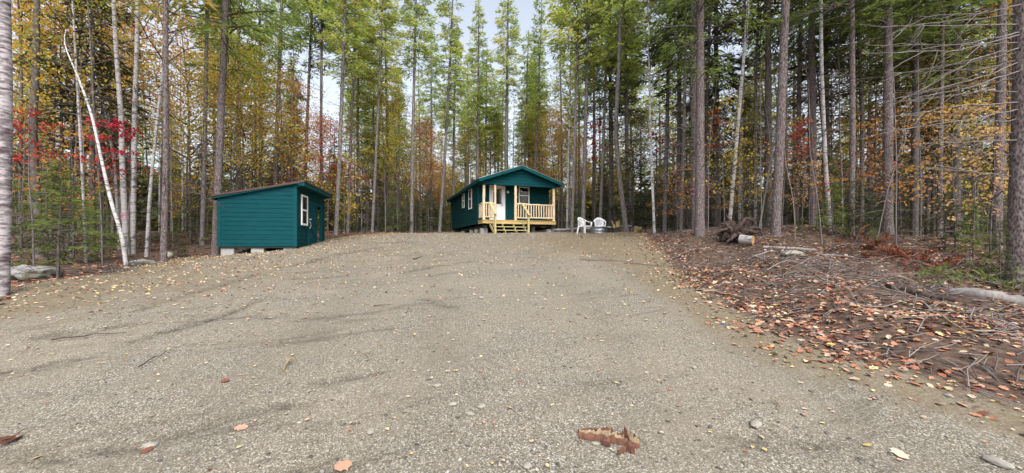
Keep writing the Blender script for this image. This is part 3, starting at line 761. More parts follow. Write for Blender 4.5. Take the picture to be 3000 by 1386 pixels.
# ------------------------------------------------------------------ plastic chairs, fire ring
def chair(label, loc, rotz):
    t = thing('plastic_chair', label, 'chair', loc, rotz, 'white plastic lawn chairs')
    m = MB()                                      # front is -y
    xs = np.linspace(-.25, .25, 7); ys = np.linspace(-.26, .22, 7); G = np.array([(x * (1 - .12 * (y + .26)), y, .43 - .05 * math.sin((y + .26) * 3.2) + .02 * (x / .25) ** 2) for y in ys for x in xs])
    f = np.array([[j * 7 + i, j * 7 + i + 1, j * 7 + i + 8, j * 7 + i + 7] for j in range(6) for i in range(6)])
    m.add(G, f); m.add(G - (0, 0, .018), f[:, ::-1])
    box(m, -.27, .27, -.285, -.26, .375, .43); box(m, -.24, .24, .22, .235, .36, .40); box(m, -.27, -.25, -.26, .2, .36, .435); box(m, .25, .27, -.26, .2, .36, .435)
    m.build('seat', M['plastic'], t)
    # backrest: curved lattice of short bars, in a broad rim
    m = MB(); nc, nr_ = 15, 22; z0, z1 = .40, .87
    def bp(u, v):                                  # u across -1..1, v up 0..1
        wv = .20 + .05 * math.sin(v * 2.2)
        lean = .20 + .16 * v
        curve = -.10 * u * u * (1 - .35 * v)
        top = .045 * (1 - u * u) * v
        return np.array((u * wv, lean + curve, z0 + (z1 - z0) * v * (1 - .14 * u * u) + top * .3))
    P = np.array([bp(-1 + 2 * i / nc, j / nr_) for j in range(nr_ + 1) for i in range(nc + 1)])
    keep = []
    for j in range(nr_):
        for i in range(nc):
            hole = (3 <= j <= nr_ - 4 and 2 <= i <= nc - 3) and ((i % 4 in (0, 1, 2) and i % 4 != 2 and j % 4 in (1, 2)) or ((i + 2) % 4 in (0, 1) and j % 4 in (3, 0)))
            if not hole: keep.append([j * (nc + 1) + i, j * (nc + 1) + i + 1, (j + 1) * (nc + 1) + i + 1, (j + 1) * (nc + 1) + i])
    keep = np.array(keep)
    m.add(P, keep[:, ::-1]); m.add(P + (0, .016, 0), keep)
    m.build('backrest', M['plastic'], t)
    for s in (-1, 1):                              # arm: broad ribbon from the top of the back round to the front leg
        m = MB()
        path = np.array([(0, .345, .885), (.11, .335, .875), (.20, .29, .835), (.265, .20, .765), (.30, .08, .695), (.315, -.06, .655), (.31, -.20, .635), (.30, -.29, .63)])
        wd = np.array([.05, .06, .075, .085, .08, .07, .065, .06])
        for k in range(len(path) - 1):
            a, b = path[k] * (s, 1, 1), path[k + 1] * (s, 1, 1)
            vert = max(0, 1 - k / 3.0)
            sa = np.array((s * (1 - vert) * .8, 0, -vert)) if vert > 0 else np.array((s * 1.0, 0, 0))
            v2 = max(0, 1 - (k + 1) / 3.0); sb = np.array((s * (1 - v2) * .8, 0, -v2)) if v2 > 0 else np.array((s * 1.0, 0, 0))
            sa, sb = norm(sa), norm(sb)
            q = [a + sa * wd[k] / 2, a - sa * wd[k] / 2, b - sb * wd[k + 1] / 2, b + sb * wd[k + 1] / 2]
            q = np.array(q); o = np.array((0, .010, .016))
            m.add(np.concatenate([q - o, q + o]), [[0, 1, 2, 3], [7, 6, 5, 4], [0, 4, 5, 1], [1, 5, 6, 2], [2, 6, 7, 3], [3, 7, 4, 0]])
        beam(m, (s * .285, -.27, .64), (s * .265, -.255, .42), .07, .05, (0, 1, 0))      # front support of the arm
        beam(m, (s * .275, .19, .72), (s * .235, .215, .40), .06, .03, (0, 1, 0))
        m.build('armrest', M['plastic'], t)
        for yy, y1, wdd in ((-.245, -.285, .075), (.2, .27, .07)):
            m = MB(); beam(m, (s * .25, yy, .43), (s * .28, y1, 0), wdd, .04, (1, 0, 0)); beam(m, (s * .262, yy + .03 * np.sign(-yy), .43), (s * .287, y1 + .02 * np.sign(-yy), 0.002), .03, .055, (1, 0, 0)); m.build('leg', M['plastic'], t)
    return t
cx1, cy1 = at(1712, 20.6); chair('white plastic lawn chair turned sideways beside the fire ring', (cx1, cy1, gs(cx1, cy1) - .005), math.radians(38))
cx2, cy2 = at(1757, 21.6); chair('white plastic lawn chair facing out from behind the fire ring', (cx2, cy2, gs(cx2, cy2)), math.radians(-4))
fx, fy = at(1754, 20.5)
fr = thing('fire_ring', 'round corrugated galvanised steel fire ring in front of a white chair', 'fire ring', (fx, fy, gs(fx, fy) - .01))
m = MB(); n = 40; prof = [(.465, 0), (.475, .02), (.462, .05), (.462, .12), (.476, .15), (.478, .17), (.464, .20), (.464, .31), (.475, .345), (.478, .36), (.462, .368), (.452, .36), (.452, 0)]
th = np.linspace(0, 2 * math.pi, n, endpoint=False)
V = np.array([(r * math.cos(t), r * math.sin(t), z) for r, z in prof for t in th]); k = len(prof)
f = np.array([[a * n + b, a * n + (b + 1) % n, (a + 1) * n + (b + 1) % n, (a + 1) * n + b] for a in range(k - 1) for b in range(n)])
m.add(V, f); m.build('ring_wall', M['steel'], fr, smooth=True)
m = MB()
for a0, a1 in ((-2.02, -1.94), (-1.91, -1.88), (-1.85, -1.78), (-1.75, -1.70)):
    q = [(.468 * math.cos(a), .468 * math.sin(a), z) for z in (.235, .27) for a in (a0, a1)]
    m.add(q, [[0, 1, 3, 2]])
m.build('stamped_mark', M['black_metal'], fr)

# ------------------------------------------------------------------ logs, root wad, stones, wood debris
def limb(name, pts, r0, r1, matname, label, cat, n=9, group=None, jit=.06, forks=()):
    """one fallen stick or log through world points; the origin sits at its first point"""
    P = np.array(pts, float); m = MB(); O = P[0].copy()
    t = np.linspace(0, 1, len(P)); tt = np.linspace(0, 1, max(len(P) * 3, 7))
    Q = np.stack([np.interp(tt, t, P[:, i]) for i in range(3)], -1) - O
    tube(m, Q, r0 + (r1 - r0) * tt, n, 0, .5, True, jit)
    for a, d, l, rr in forks:
        b = np.array([np.interp(a, tt, Q[:, i]) for i in range(3)]); d = np.array(d, float)
        tube(m, [b, b + d * l * .5 + R.normal(0, .02, 3), b + d * l], [rr, rr * .7, rr * .3], 6, 0, .5, True)
    o = m.build(name, M[matname], smooth=True); o.location = O
    return tag(o, label, cat, group)
def gp(px, py, up=0.0):
    x, y = ground_at(px, py); return (x, y, gs(x, y) + up)
def gY(px, Y, up=0.0):
    x, y = at(px, Y); return (x, y, gs(x, y) + up)
limb('fallen_log', [gY(1600, 24.6, .10), gY(1700, 24.2, .24), gY(1800, 23.8, .36)], .07, .11, 'birch_bark', 'long pale log lying behind the plastic chairs', 'log')
limb('fallen_log', [gY(1806, 23.7, .38), gY(1840, 23.5, .40), gY(1880, 23.6, .34)], .10, .09, 'birch_bark', 'short pale log end beyond the splintered stump', 'log')
sp = gY(1806, 23.4)
t = thing('splintered_stump', 'jagged stump of freshly split yellow wood near the chairs', 'stump', sp)
m = MB(); tube(m, [(0, 0, -.05), (0, 0, .2), (.0, 0, .34)], [.18, .16, .13], 9, 0, .5, True, .1); m.build('base', M['fir_bark'], t)
m = MB()
for dx, h, l in ((-.18, .72, -.13), (-.12, .45, -.03), (.0, .62, .01), (.05, .70, .02), (.10, .82, .12), (.15, .6, .05), (.02, .48, .06)):
    tube(m, [(dx * .6, 0, .28), (dx + l * .4, 0, .25 + h * .5), (dx + l, .03, .1 + h)], [.05, .035, .006], 5, 0, rnd.random())
m.build('splinter', M['fresh_wood'], t)
m = MB()
P = [gY(1852, 23.4, .18), gY(1862, 23.3, .30), gY(1876, 23.3, .26), gY(1886, 23.4, .1)]
O = np.array(P[0]); tube(m, np.array(P) - O, [.10, .17, .13, .05], 8, 0, .5, True, .3); tube(m, np.array([gY(1856, 23.3, .05), gY(1872, 23.3, .22)]) - O, [.07, .10], 7, 0, .5, True, .3)
o = m.build('broken_wood', M['fresh_wood']); o.location = O; tag(o, 'torn chunk of pale split wood on the leaves behind the leaning trunk', 'wood chunk')

rx, ry = at(2150, 11.9); RWS = .86; rw = thing('root_wad', 'upturned dark root wad with a tangle of broken roots', 'root wad', (rx, ry, gs(rx, ry)))
rw.scale = (.88, .9, RWS * .9)
m = MB()
import bmesh
def lump(mb, c, r, sc=(1, 1, 1), amp=.3, sub=3, mat=0, fr=2.2, seed=0.0):
    bm = bmesh.new(); bmesh.ops.create_icosphere(bm, subdivisions=sub, radius=1)
    V = np.array([v.co[:] for v in bm.verts]); Fx = np.array([[v.index for v in f.verts] for f in bm.faces]); bm.free()
    n1 = vnoise(V[:, 0] * fr + 7 + seed, V[:, 1] * fr + V[:, 2] * fr * 1.3 + 3 + seed) - .5; n2 = vnoise(V[:, 0] * fr * 2.7 + seed, V[:, 2] * fr * 2.7 + V[:, 1] * 3 + 31) - .5
    V = V * (1 + amp * n1 + amp * .5 * n2)[:, None] * np.array(sc) * r + np.array(c)
    mb.add(V, Fx, mat, .5)
lump(m, (0, .1, .36), .42, (.95, .7, 1.05), 1.0, fr=3.5); lump(m, (.40, .15, .42), .34, (1.2, .8, .9), 1.0, fr=3.5, seed=4)
m.build('soil_clump', M['root_soil'], rw)
roots = [[(.0, 0, .55), (-.25, -.1, .62), (-.55, -.15, .52), (-.78, -.12, .36), (-.9, -.1, .30)], [(.05, 0, .6), (.2, -.12, .8), (.45, -.1, .95), (.75, 0, 1.02)], [(-.1, -.05, .35), (.08, -.25, .72), (.25, -.25, .98), (.5, -.2, 1.04)], [(.3, 0, .5), (.55, -.1, .62), (.85, -.05, .6), (.98, .05, .52)], [(.1, .1, .6), (.02, .2, .85), (-.12, .15, 1.0), (-.2, .1, 1.18)],
         [(.3, .1, .55), (.55, .1, .8), (.7, .2, .95), (.95, .2, 1.0)], [(-.2, -.1, .5), (-.35, -.15, .75), (-.55, -.1, .8)], [(.0, -.2, .4), (.1, -.35, .2), (.02, -.4, .02)], [(-.1, -.2, .3), (-.3, -.3, .15), (-.52, -.4, -.02)], [(.45, -.1, .5), (.65, -.15, .42), (.88, -.1, .45), (1.0, -.05, .36)]]
for P in roots:
    m = MB(); P = np.array(P); tt = np.linspace(0, 1, len(P)); uu = np.linspace(0, 1, 12); Q = np.stack([np.interp(uu, tt, P[:, i]) for i in range(3)], -1) + R.normal(0, .012, (12, 3))
    tube(m, Q, np.linspace(.105, .022, 12), 7, 0, .5, True, .22)
    for q in range(3):
        b = Q[R.integers(4, 11)]; d = R.normal(0, .14, 3); tube(m, [b, b + d, b + d * 1.8 + (0, 0, -.04)], [.018, .011, .004], 5)
    m.build('root', M['root'], rw, smooth=True)
m = MB()
for k in range(40):
    a = R.uniform(-.5, .6); b = np.array((a, R.uniform(-.3, .1), R.uniform(.2, .75))); d = np.array((R.normal(0, .25), -abs(R.normal(0, .12)), -abs(R.normal(.1, .2)))); tube(m, [b, b + d * .5 + R.normal(0, .03, 3), b + d], [.010, .007, .003], 4)
m.build('root_hair', M['twig'], rw)
lg = gp(2206, 722); O = np.array(lg) + (0, 0, .15)
t = thing('cut_log', 'short birch log with an orange cut face below the root wad', 'log', O)
m = MB(); tube(m, [(-.20, .28, .03), (-.1, .14, .015), (0, 0, 0)], [.14, .135, .13], 14, 0, .5, False, .03); m.build('bark', M['birch_bark'], t, smooth=True)
m = MB(); d = norm(np.array((.18, -.22, -.03))); tube(m, [d * -.03, d * .005], [.124, .122], 14, 0, .5, True, .03); m.build('cut_face', M['cut_wood'], t)

def stone(px, py, r, sc, label, matname='granite', amp=.5, seed=1.0, name='stone', Y=None, sink=.3, sub=3):
    x, y = ground_at(px, py) if Y is None else at(px, Y)
    r *= .72 if r < .1 else 1.0
    m = MB(); lump(m, (0, 0, r * sc[2] * (1 - sink)), r, sc, amp, sub, seed=seed)
    o = m.build(name, M[matname], smooth=sub > 2); o.location = (x, y, gs(x, y)); o.rotation_euler = (0, 0, rnd.uniform(0, 3))
    return tag(o, label, 'stone')
o = stone(98, 815, .38, (1.05, .7, .45), 'big grey granite boulder with moss at the foot of the thick birch', amp=.6, name='boulder', sub=4); o.rotation_euler = (0, 0, .3)
stone(492, 757, .20, (1.2, .8, .7), 'pale rounded rock at the foot of the reddish pine', 'pale_stone', seed=2)
stone(418, 776, .26, (1.3, .7, .35), 'flat half buried rock beside the leaning white birch', 'granite', seed=3)
stone(2322, 758, .30, (1.3, .8, .3), 'flat tan rock half buried in the leafy bank', 'pale_stone', seed=5)
stone(2215, 1246, .072, (1.25, .7, .33), 'largest pale flat stone on the near gravel', 'pale_stone', seed=6, sub=3)
for k, (px, py, r, l) in enumerate(((437, 1293, .055, 'grey stone beside a red leaf in a dirt streak'), (1086, 1262, .045, 'rounded cream stone on the gravel well left of the bark'), (1327, 1187, .04, 'cream oval stone in a cluster on the bare gravel'), (1410, 1193, .045, 'long cream stone beside the oval one'), (1282, 1132, .035, 'small cream stone above the stone cluster'), (1745, 1302, .03, 'small grey stone below the loose bark'), (2780, 1158, .04, 'dark grey stone on gravel before the leafy bank'), (1545, 1360, .04, 'round cream stone at the lower edge of the gravel'), (2920, 1355, .07, 'wide tan stone at the corner of the gravel'), (1378, 1215, .035, 'grey stone just below the long cream stone'), (2033, 1078, .04, 'pale grey stone lying alone on open gravel'), (1410, 876, .06, 'cream stone on the slope below the steps'), (1940, 730, .06, 'pale stone near the leaf line below the chairs'))):
    stone(px, py, r, (1.3, .8, .45), l, 'pale_stone', .45, 10.0 + k, sub=2)

# the piece of bark near the camera
bx, by = ground_at(1690, 1278); b0 = np.array((bx, by, gs(bx, by)))
t = thing('bark_piece', 'long flaky strip of red brown bark lying on the near gravel', 'bark', b0)
def slab(pts, wds, thick, mats, name, lab=None, up=.01):
    m = MB(); P = np.array([ground_at(*p) for p in pts]); Q = []
    tt = np.linspace(0, 1, len(P)); uu = np.linspace(0, 1, 30); P2 = np.stack([np.interp(uu, tt, P[:, i]) for i in range(2)], -1); W2 = np.interp(uu, tt, wds)
    d = norm(np.gradient(P2, axis=0)); nn = np.stack([-d[:, 1], d[:, 0]], -1)
    rows = []
    for s, h in ((-1, 0), (-.55, .7), (0, 1.0), (.5, .75), (1, .1)):
        ww = W2 / 2 * s * (1 + np.convolve(R.normal(0, .22, 32), np.ones(3) / 3, 'valid'))
        xy = P2 + nn * ww[:, None]
        rows.append(np.stack([xy[:, 0] - b0[0], xy[:, 1] - b0[1], gsurf(xy[:, 0], xy[:, 1]) - b0[2] + up + thick * h * (1 + np.convolve(R.normal(0, .45, 32), np.ones(3) / 3, 'valid'))], -1))
    V = np.array(rows).reshape(-1, 3); nU = 30
    f = np.array([[a * nU + b, a * nU + b + 1, (a + 1) * nU + b + 1, (a + 1) * nU + b] for a in range(4) for b in range(nU - 1)])
    m.add(V, f); m.add(V - (0, 0, .012), f[:, ::-1])
    o = m.build(name, mats, t)
    if lab: o['label'] = lab
def shard(x0, y0, x1, y1, wd, h, mt, lab=None): slab([(x0, y0), ((x0 + x1) / 2, (y0 + y1) / 2 + R.normal(0, 1)), (x1, y1)], [wd * .35, wd, wd * .15], h, M[mt], 'strip', lab, R.uniform(.004, .02))
for q in ((1693, 1268, 1765, 1272, .045), (1695, 1284, 1770, 1292, .035), (1740, 1272, 1798, 1277, .03), (1745, 1288, 1812, 1300, .04), (1790, 1296, 1850, 1306, .035), (1800, 1285, 1836, 1282, .02), (1828, 1281, 1862, 1297, .022), (1845, 1279, 1876, 1295, .02), (1825, 1304, 1874, 1312, .03), (1842, 1316, 1808, 1335, .02), (1855, 1290, 1874, 1300, .02), (1760, 1266, 1796, 1272, .02), (1838, 1322, 1860, 1330, .012)):
    shard(*q, R.uniform(.015, .035), 'bark_piece')
PALE = 'pale weathered strip of the bark'
for q in ((1697, 1277, 1790, 1284, .034), (1760, 1285, 1828, 1294, .04), (1838, 1287, 1856, 1298, .018), (1846, 1304, 1874, 1306, .02)):
    shard(*q, .04, 'tan_wood', PALE)

# ------------------------------------------------------------------ foliage builders
def slips(mb, C, D, N, L, W, mat, tint):
    """leaf or needle-spray slips: diamond quads at C along D, facing N"""
    C, D, N = np.asarray(C, float), norm(D), norm(N)
    S = norm(np.cross(D, N)); n = len(C)
    L = np.broadcast_to(L, (n,))[:, None]; W = np.broadcast_to(W, (n,))[:, None]
    up = np.cross(S, D)
    v = np.stack([C, C + D * L * .45 + S * W * .5 + up * W * .12, C + D * L, C + D * L * .55 - S * W * .5 + up * W * .12], 1).reshape(-1, 3)
    f = np.arange(n * 4).reshape(n, 4)
    mb.add(v, f, mat, np.broadcast_to(tint, (n,)))

def conifer_crown(seed, H, z0, rmax, nbr, droop, up0, sprays, sl, sw, top_pow=.8, open_=.2, thin=.5, hang=.3, base_tint=.5, lumps=.25, sparse_low=True):
    """whorled boughs: woody limbs (slot 0) and needle slips (slot 1)"""
    g = np.random.default_rng(seed); mb = MB(); CC, DD, NN, TT, SC = [], [], [], [], []
    for i in range(nbr):
        q = ((i + g.random()) / nbr) ** 0.9
        z = z0 + (H - z0 - .1) * q
        a = g.uniform(0, 2 * math.pi)
        rl = rmax * ((1 - q) ** top_pow * .95 + .06) * g.uniform(.55, 1.12)
        if g.random() < open_: rl *= g.uniform(.3, .6)
        if q < .12 and sparse_low: rl *= .5 + 4 * q
        ns = 6; t = np.linspace(0, 1, ns)
        rr = rl * t; zz = z + rl * (up0 * t * (1 - .4 * q) - droop * t ** 2 + up0 * .8 * q * t)
        bend = a + g.normal(0, .12) * t
        P = np.stack([rr * np.cos(bend), rr * np.sin(bend), zz], -1)
        tube(mb, P, np.linspace(.010 + .012 * rl, .004, ns), 3, 0, g.random(), False)
        lt = base_tint + g.normal(0, lumps)
        k = max(4, int(sprays * rl / rmax * (1.1 if q > .12 else thin)))
        tt = g.uniform(.12, 1.0, k) ** .8
        B = np.stack([np.interp(tt, t, P[:, j]) for j in range(3)], -1)
        ax = np.array([math.cos(a), math.sin(a), 0]); sd_ = np.array([-math.sin(a), math.cos(a), 0])
        side = np.where(g.random(k) < .5, 1, -1)
        offl = g.uniform(0, 1, k) * rl * .42 * (1.05 - tt * .75)
        D = ax[None] * g.uniform(.35, 1.0, (k, 1)) + sd_[None] * (side * g.uniform(.35, 1.1, k))[:, None] + np.array([0, 0, 1.0]) * g.normal(-.12 - hang * .5, .22, (k, 1))
        B = B + sd_[None] * (side * offl)[:, None] + ax[None] * (offl * .5)[:, None] + np.array([0, 0, 1.0]) * (-offl * hang * g.uniform(.2, 1, k) + g.normal(0, .03, k))[:, None]
        CC.append(B); DD.append(D); NN.append(np.array([0, 0, 1.0])[None] + g.normal(0, .45, (k, 3))); TT.append(np.clip(lt + g.normal(0, .18, k) + (tt - .5) * .15, 0, 1)); SC.append(g.uniform(.6, 1.25, k))
    C, D, N_, T, S = (np.concatenate(x) for x in (CC, DD, NN, TT, SC))
    slips(mb, C, D, N_, sl * S, sw * S, 1, T)
    return mb

def leafy_crown(seed, H, z0, spread, nlimb, nleaf, size, layer=.35, rise=.55, clump=.38, wide_low=True):
    """broad-leaved crown: forked limbs (slot 0), leaves in loose layered clumps (slot 1)"""
    g = np.random.default_rng(seed); mb = MB(); tips, tw = [], []
    for i in range(nlimb):
        q = (i + g.random()) / nlimb
        z = z0 + (H - z0) * q * .92; a = i * 2.4 + g.normal(0, .4)
        L = spread * ((1 - q) ** .7 * .9 + .22) * g.uniform(.6, 1.1)
        t = np.linspace(0, 1, 6); d = np.array([math.cos(a), math.sin(a), 0])
        P = d[None] * (L * t)[:, None] + np.array([0, 0, 1.0]) * (z + L * rise * t - L * .12 * t ** 3)[:, None] + g.normal(0, .03 * L, (6, 3)) * t[:, None]
        tube(mb, P, np.linspace(.012 + .009 * L, .004, 6), 4, 0, g.random(), False)
        for s in (.45, .65, .82, 1.0):
            b = np.array([np.interp(s, t, P[:, j]) for j in range(3)])
            for _ in range(2):
                e = b + np.array([g.normal(0, .30), g.normal(0, .30), g.normal(.08, .12)]) * L
                tube(mb, [b, (b + e) / 2 + g.normal(0, .02, 3), e], [.006, .004, .003], 3, 0, g.random(), False)
                tips.append(e); tw.append(g.uniform(.2, 1.0) ** 2)
    tips = np.array(tips); tw = np.array(tw); tw /= tw.sum()
    idx = g.choice(len(tips), nleaf, p=tw); hue = g.normal(.5, .24, len(tips))
    C = tips[idx] + g.normal(0, 1, (nleaf, 3)) * np.array([clump, clump, clump * layer]) * spread * .5
    D = g.normal(0, 1, (nleaf, 3)) + np.array([0, 0, -.45]); N_ = np.array([0, 0, 1.0])[None] * .8 + g.normal(0, .6, (nleaf, 3))
    S = g.uniform(.6, 1.2, nleaf)
    slips(mb, C, D, N_, size * S, size * .85 * S, 1, np.clip(hue[idx] + g.normal(0, .16, nleaf), 0, 1))
    return mb

def trunk_mesh(mb, path, rad, n=8, dead=0, dz=(1, 6), dl=1.0, g=None, seg=26, jit=.05, dm=1, flare=.35, dr=.011):
    """tapered trunk along a path with dead side twigs (slot 1)"""
    P = np.array(path, float); g = g or R
    s = np.concatenate([[0], np.cumsum(np.linalg.norm(np.diff(P, axis=0), axis=1))]); s /= s[-1]
    u = np.linspace(0, 1, seg) ** 1.25; Q = np.stack([np.interp(u, s, P[:, i]) for i in range(3)], -1)
    for _ in range(2): Q[1:-1] = Q[1:-1] * .5 + (Q[:-2] + Q[2:]) * .25
    rr = np.interp(u, np.linspace(0, 1, len(rad)), rad)
    h = Q[:, 2] - Q[0, 2]
    rr = rr * (1 + flare * np.exp(-np.maximum(h, 0) / .22))
    tube(mb, Q, rr, n, 0, .5, True, jit)
    for k in range(dead):
        z = g.uniform(*dz); b = np.array([np.interp(z, h, Q[:, i]) for i in range(3)]); a = g.uniform(0, 6.28); L = dl * g.uniform(.3, 1.15)
        d = np.array([math.cos(a), math.sin(a), g.normal(-.05, .22)])
        e1 = b + d * L * .5 + g.normal(0, .04 * L, 3); e2 = b + d * L + np.array([0, 0, g.normal(.02, .12) * L])
        tube(mb, [b, e1, e2], [dr * (.6 + .5 * L), dr * (.4 + .3 * L), .003], 4, dm, g.random(), False)
        if L > .5:
            for _ in range(3):
                c = b + (e2 - b) * g.uniform(.35, .9); f2 = c + (d * .5 + g.normal(0, .5, 3)) * L * .35
                tube(mb, [c, f2], [.006, .0025], 3, dm, g.random(), False)

# prototypes (one mesh each, shared by all copies)
PR = {}
for i in range(5):
    PR['larch', i] = conifer_crown(20 + i, 20, 7.5 + (i % 3) * 1.3, 1.85, 165, .08 + .03 * i, .24 - .05 * i, 82, .30, .062, .60, .25, .6, .10, .45, .22).mesh('larch_crown', [M['twig'], M['larch_needles']])
for i in range(2):
    PR['gold', i] = conifer_crown(30 + i, 20, 8.0, 1.9, 150, .08, .2, 80, .30, .07, .62, .3, .6, .10, .5, .2).mesh('golden_crown', [M['twig'], M['gold_needles']])
for i in range(4):
    PR['fir', i] = conifer_crown(40 + i, 16, 3.0 + i * 1.4, 2.1, 120, .24, .02, 80, .32, .070, .8, .40, .5, .3, .45, .2).mesh('fir_crown', [M['twig'], M['fir_needles']])
for i in range(3):
    PR['hemlock', i] = conifer_crown(50 + i, 20, 6.2 + i * .9, 3.0, 100, .20, .08, 125, .30, .062, .6, .38, .6, .35, .5, .22).mesh('hemlock_crown', [M['twig'], M['hemlock_needles']])
for i in range(3):
    PR['pine', i] = conifer_crown(60 + i, 22, 11.5, 2.4, 80, .05, .2, 110, .32, .075, .5, .25, .6, .15, .5, .2).mesh('pine_crown', [M['twig'], M['fir_needles']])
for i in range(3):
    PR['youngfir', i] = conifer_crown(70 + i, 2.2, .12, .85, 48, .14, .08, 52, .17, .034, .85, .35, .9, .2, .5, .2, sparse_low=False).mesh('young_fir_crown', [M['twig'], M['hemlock_needles' if i == 1 else 'fir_needles']])
for ci, c in enumerate(('yellow', 'green', 'orange', 'red', 'crimson', 'peach')):
    PR['maple', c] = leafy_crown(80 + ci, 11, 3.2, 2.9, 24, 4300, .105, .35).mesh('maple_crown', [M['twig'], M['leaf_' + c]])
    PR['sapling', c] = leafy_crown(90 + ci, 4.6, 1.0 if c not in ('red', 'crimson') else 2.5, 1.3 if c not in ('red', 'crimson') else .8, 13 if c not in ('red', 'crimson') else 6, 400 if c not in ('red', 'crimson') else 190, .11, .25 if c not in ('red', 'crimson') else .14, .4).mesh('maple_sapling_crown', [M['twig'], M['leaf_' + c]])
PR['birch', 0] = leafy_crown(101, 17, 8, 2.2, 22, 1500, .10, .6, .9).mesh('birch_crown', [M['twig'], M['leaf_yellow']])
PR['birch', 1] = leafy_crown(102, 17, 8, 2.2, 22, 1300, .10, .6, .9).mesh('birch_crown', [M['twig'], M['leaf_green']])
def ptrunk(key, H, r0, r1, mats, dead, dz, dl, lean=.25, n=8, dr=.011):
    m = MB(); g = np.random.default_rng(hash(key) % 9999 if False else len(PR) + 300)
    k = 6; z = np.linspace(0, H, k); p = np.stack([np.cumsum(g.normal(0, lean * .25, k)), np.cumsum(g.normal(0, lean * .25, k)), z], -1); p[0, :2] = 0; p[:, :2] *= np.linspace(0, 1, k)[:, None]; p[0, 2] = -.3
    trunk_mesh(m, p, [r0, r0 * .8, r0 * .55, r1], n, dead, dz, dl, g, 14, dr=dr)
    PR[key] = m.mesh('trunk', mats, True)
for i in range(3):
    ptrunk(('tr_larch', i), 19.8, .14, .02, [M['larch_bark'], M['twig']], 64, (1.2, 11), 1.2)
    ptrunk(('tr_fir', i), 15.8, .14, .015, [M['fir_bark'], M['twig']], 80, (.5, 8), 1.6, .12)
ptrunk(('tr_pine', 0), 21.5, .19, .03, [M['pine_bark'], M['twig']], 40, (1.5, 11), 1.4, .12)
ptrunk(('tr_maple', 0), 10.5, .055, .012, [M['larch_bark'], M['twig']], 6, (1, 4), .8, .4, 6)
ptrunk(('tr_sap', 0), 4.5, .022, .006, [M['larch_bark'], M['twig']], 4, (.5, 2), .4, .25, 5)
ptrunk(('tr_birch', 0), 16.5, .10, .02, [M['birch_bark'], M['twig']], 14, (2, 9), 1.0, .5)
ptrunk(('tr_youngfir', 0), 2.15, .022, .004, [M['fir_bark'], M['twig']], 6, (.1, .6), .3, .05, 5)
ptrunk(('tr_pole', 0), 7.0, .022, .005, [M['pale_twig'], M['pale_twig']], 9, (1.2, 6.5), .8, .5, 5, .007)
ptrunk(('tr_pole', 1), 4.2, .016, .004, [M['pale_twig'], M['pale_twig']], 8, (.6, 4), .7, .5, 5, .006)
ptrunk(('tr_pole', 2), 11, .04, .012, [M['larch_bark'], M['twig']], 36, (1.0, 10), 1.2, .6, 6, .008)

SPEC = {  # kind -> (trunk keys, crown keys, object name, category)
    'larch': ([('tr_larch', i) for i in range(3)], [('larch', i) for i in range(5)], 'larch_tree', 'larch'),
    'gold': ([('tr_larch', i) for i in range(3)], [('gold', i) for i in range(2)], 'larch_tree', 'larch'),
    'fir': ([('tr_fir', i) for i in range(3)], [('fir', i) for i in range(4)], 'fir_tree', 'fir'),
    'hemlock': ([('tr_pine', 0)], [('hemlock', i) for i in range(3)], 'hemlock_tree', 'hemlock'),
    'pine': ([('tr_pine', 0)], [('pine', i) for i in range(3)], 'pine_tree', 'pine'),
    'birch': ([('tr_birch', 0)], [('birch', i) for i in range(2)], 'birch_tree', 'birch'),
    'youngfir': ([('tr_youngfir', 0)], [('youngfir', i) for i in range(3)], 'young_fir', 'young fir'),
    'pole': ([('tr_pole', i) for i in range(3)], [], 'bare_sapling', 'sapling'),
}
for c in ('yellow', 'green', 'orange', 'red', 'crimson', 'peach'):
    SPEC['maple_' + c] = ([('tr_maple', 0)], [('maple', c)], 'maple_tree', 'maple')
    SPEC['sap_' + c] = ([('tr_sap', 0)], [('sapling', c)], 'maple_sapling', 'maple sapling')
SHOWN = []
def plant(kind, x, y, s, label, group=None, rotz=None, tilt=(0, 0), zoff=0.0):
    tk, ck, nm, cat = SPEC[kind]
    o = put(nm, None, None, (x, y, gs(x, y) - .03 + zoff), 0, s); tag(o, label, cat, group)
    o.rotation_euler = (tilt[0], tilt[1], rnd.uniform(0, 6.28) if rotz is None else rotz)
    put('trunk', PR[rnd.choice(tk)], o)
    if ck: put('crown', PR[rnd.choice(ck)], o, (0, 0, 0), rnd.uniform(0, 6.28), (rnd.uniform(.7, 1.12), rnd.uniform(.7, 1.12), 1))
    SHOWN.append((x, y, s))
    return o

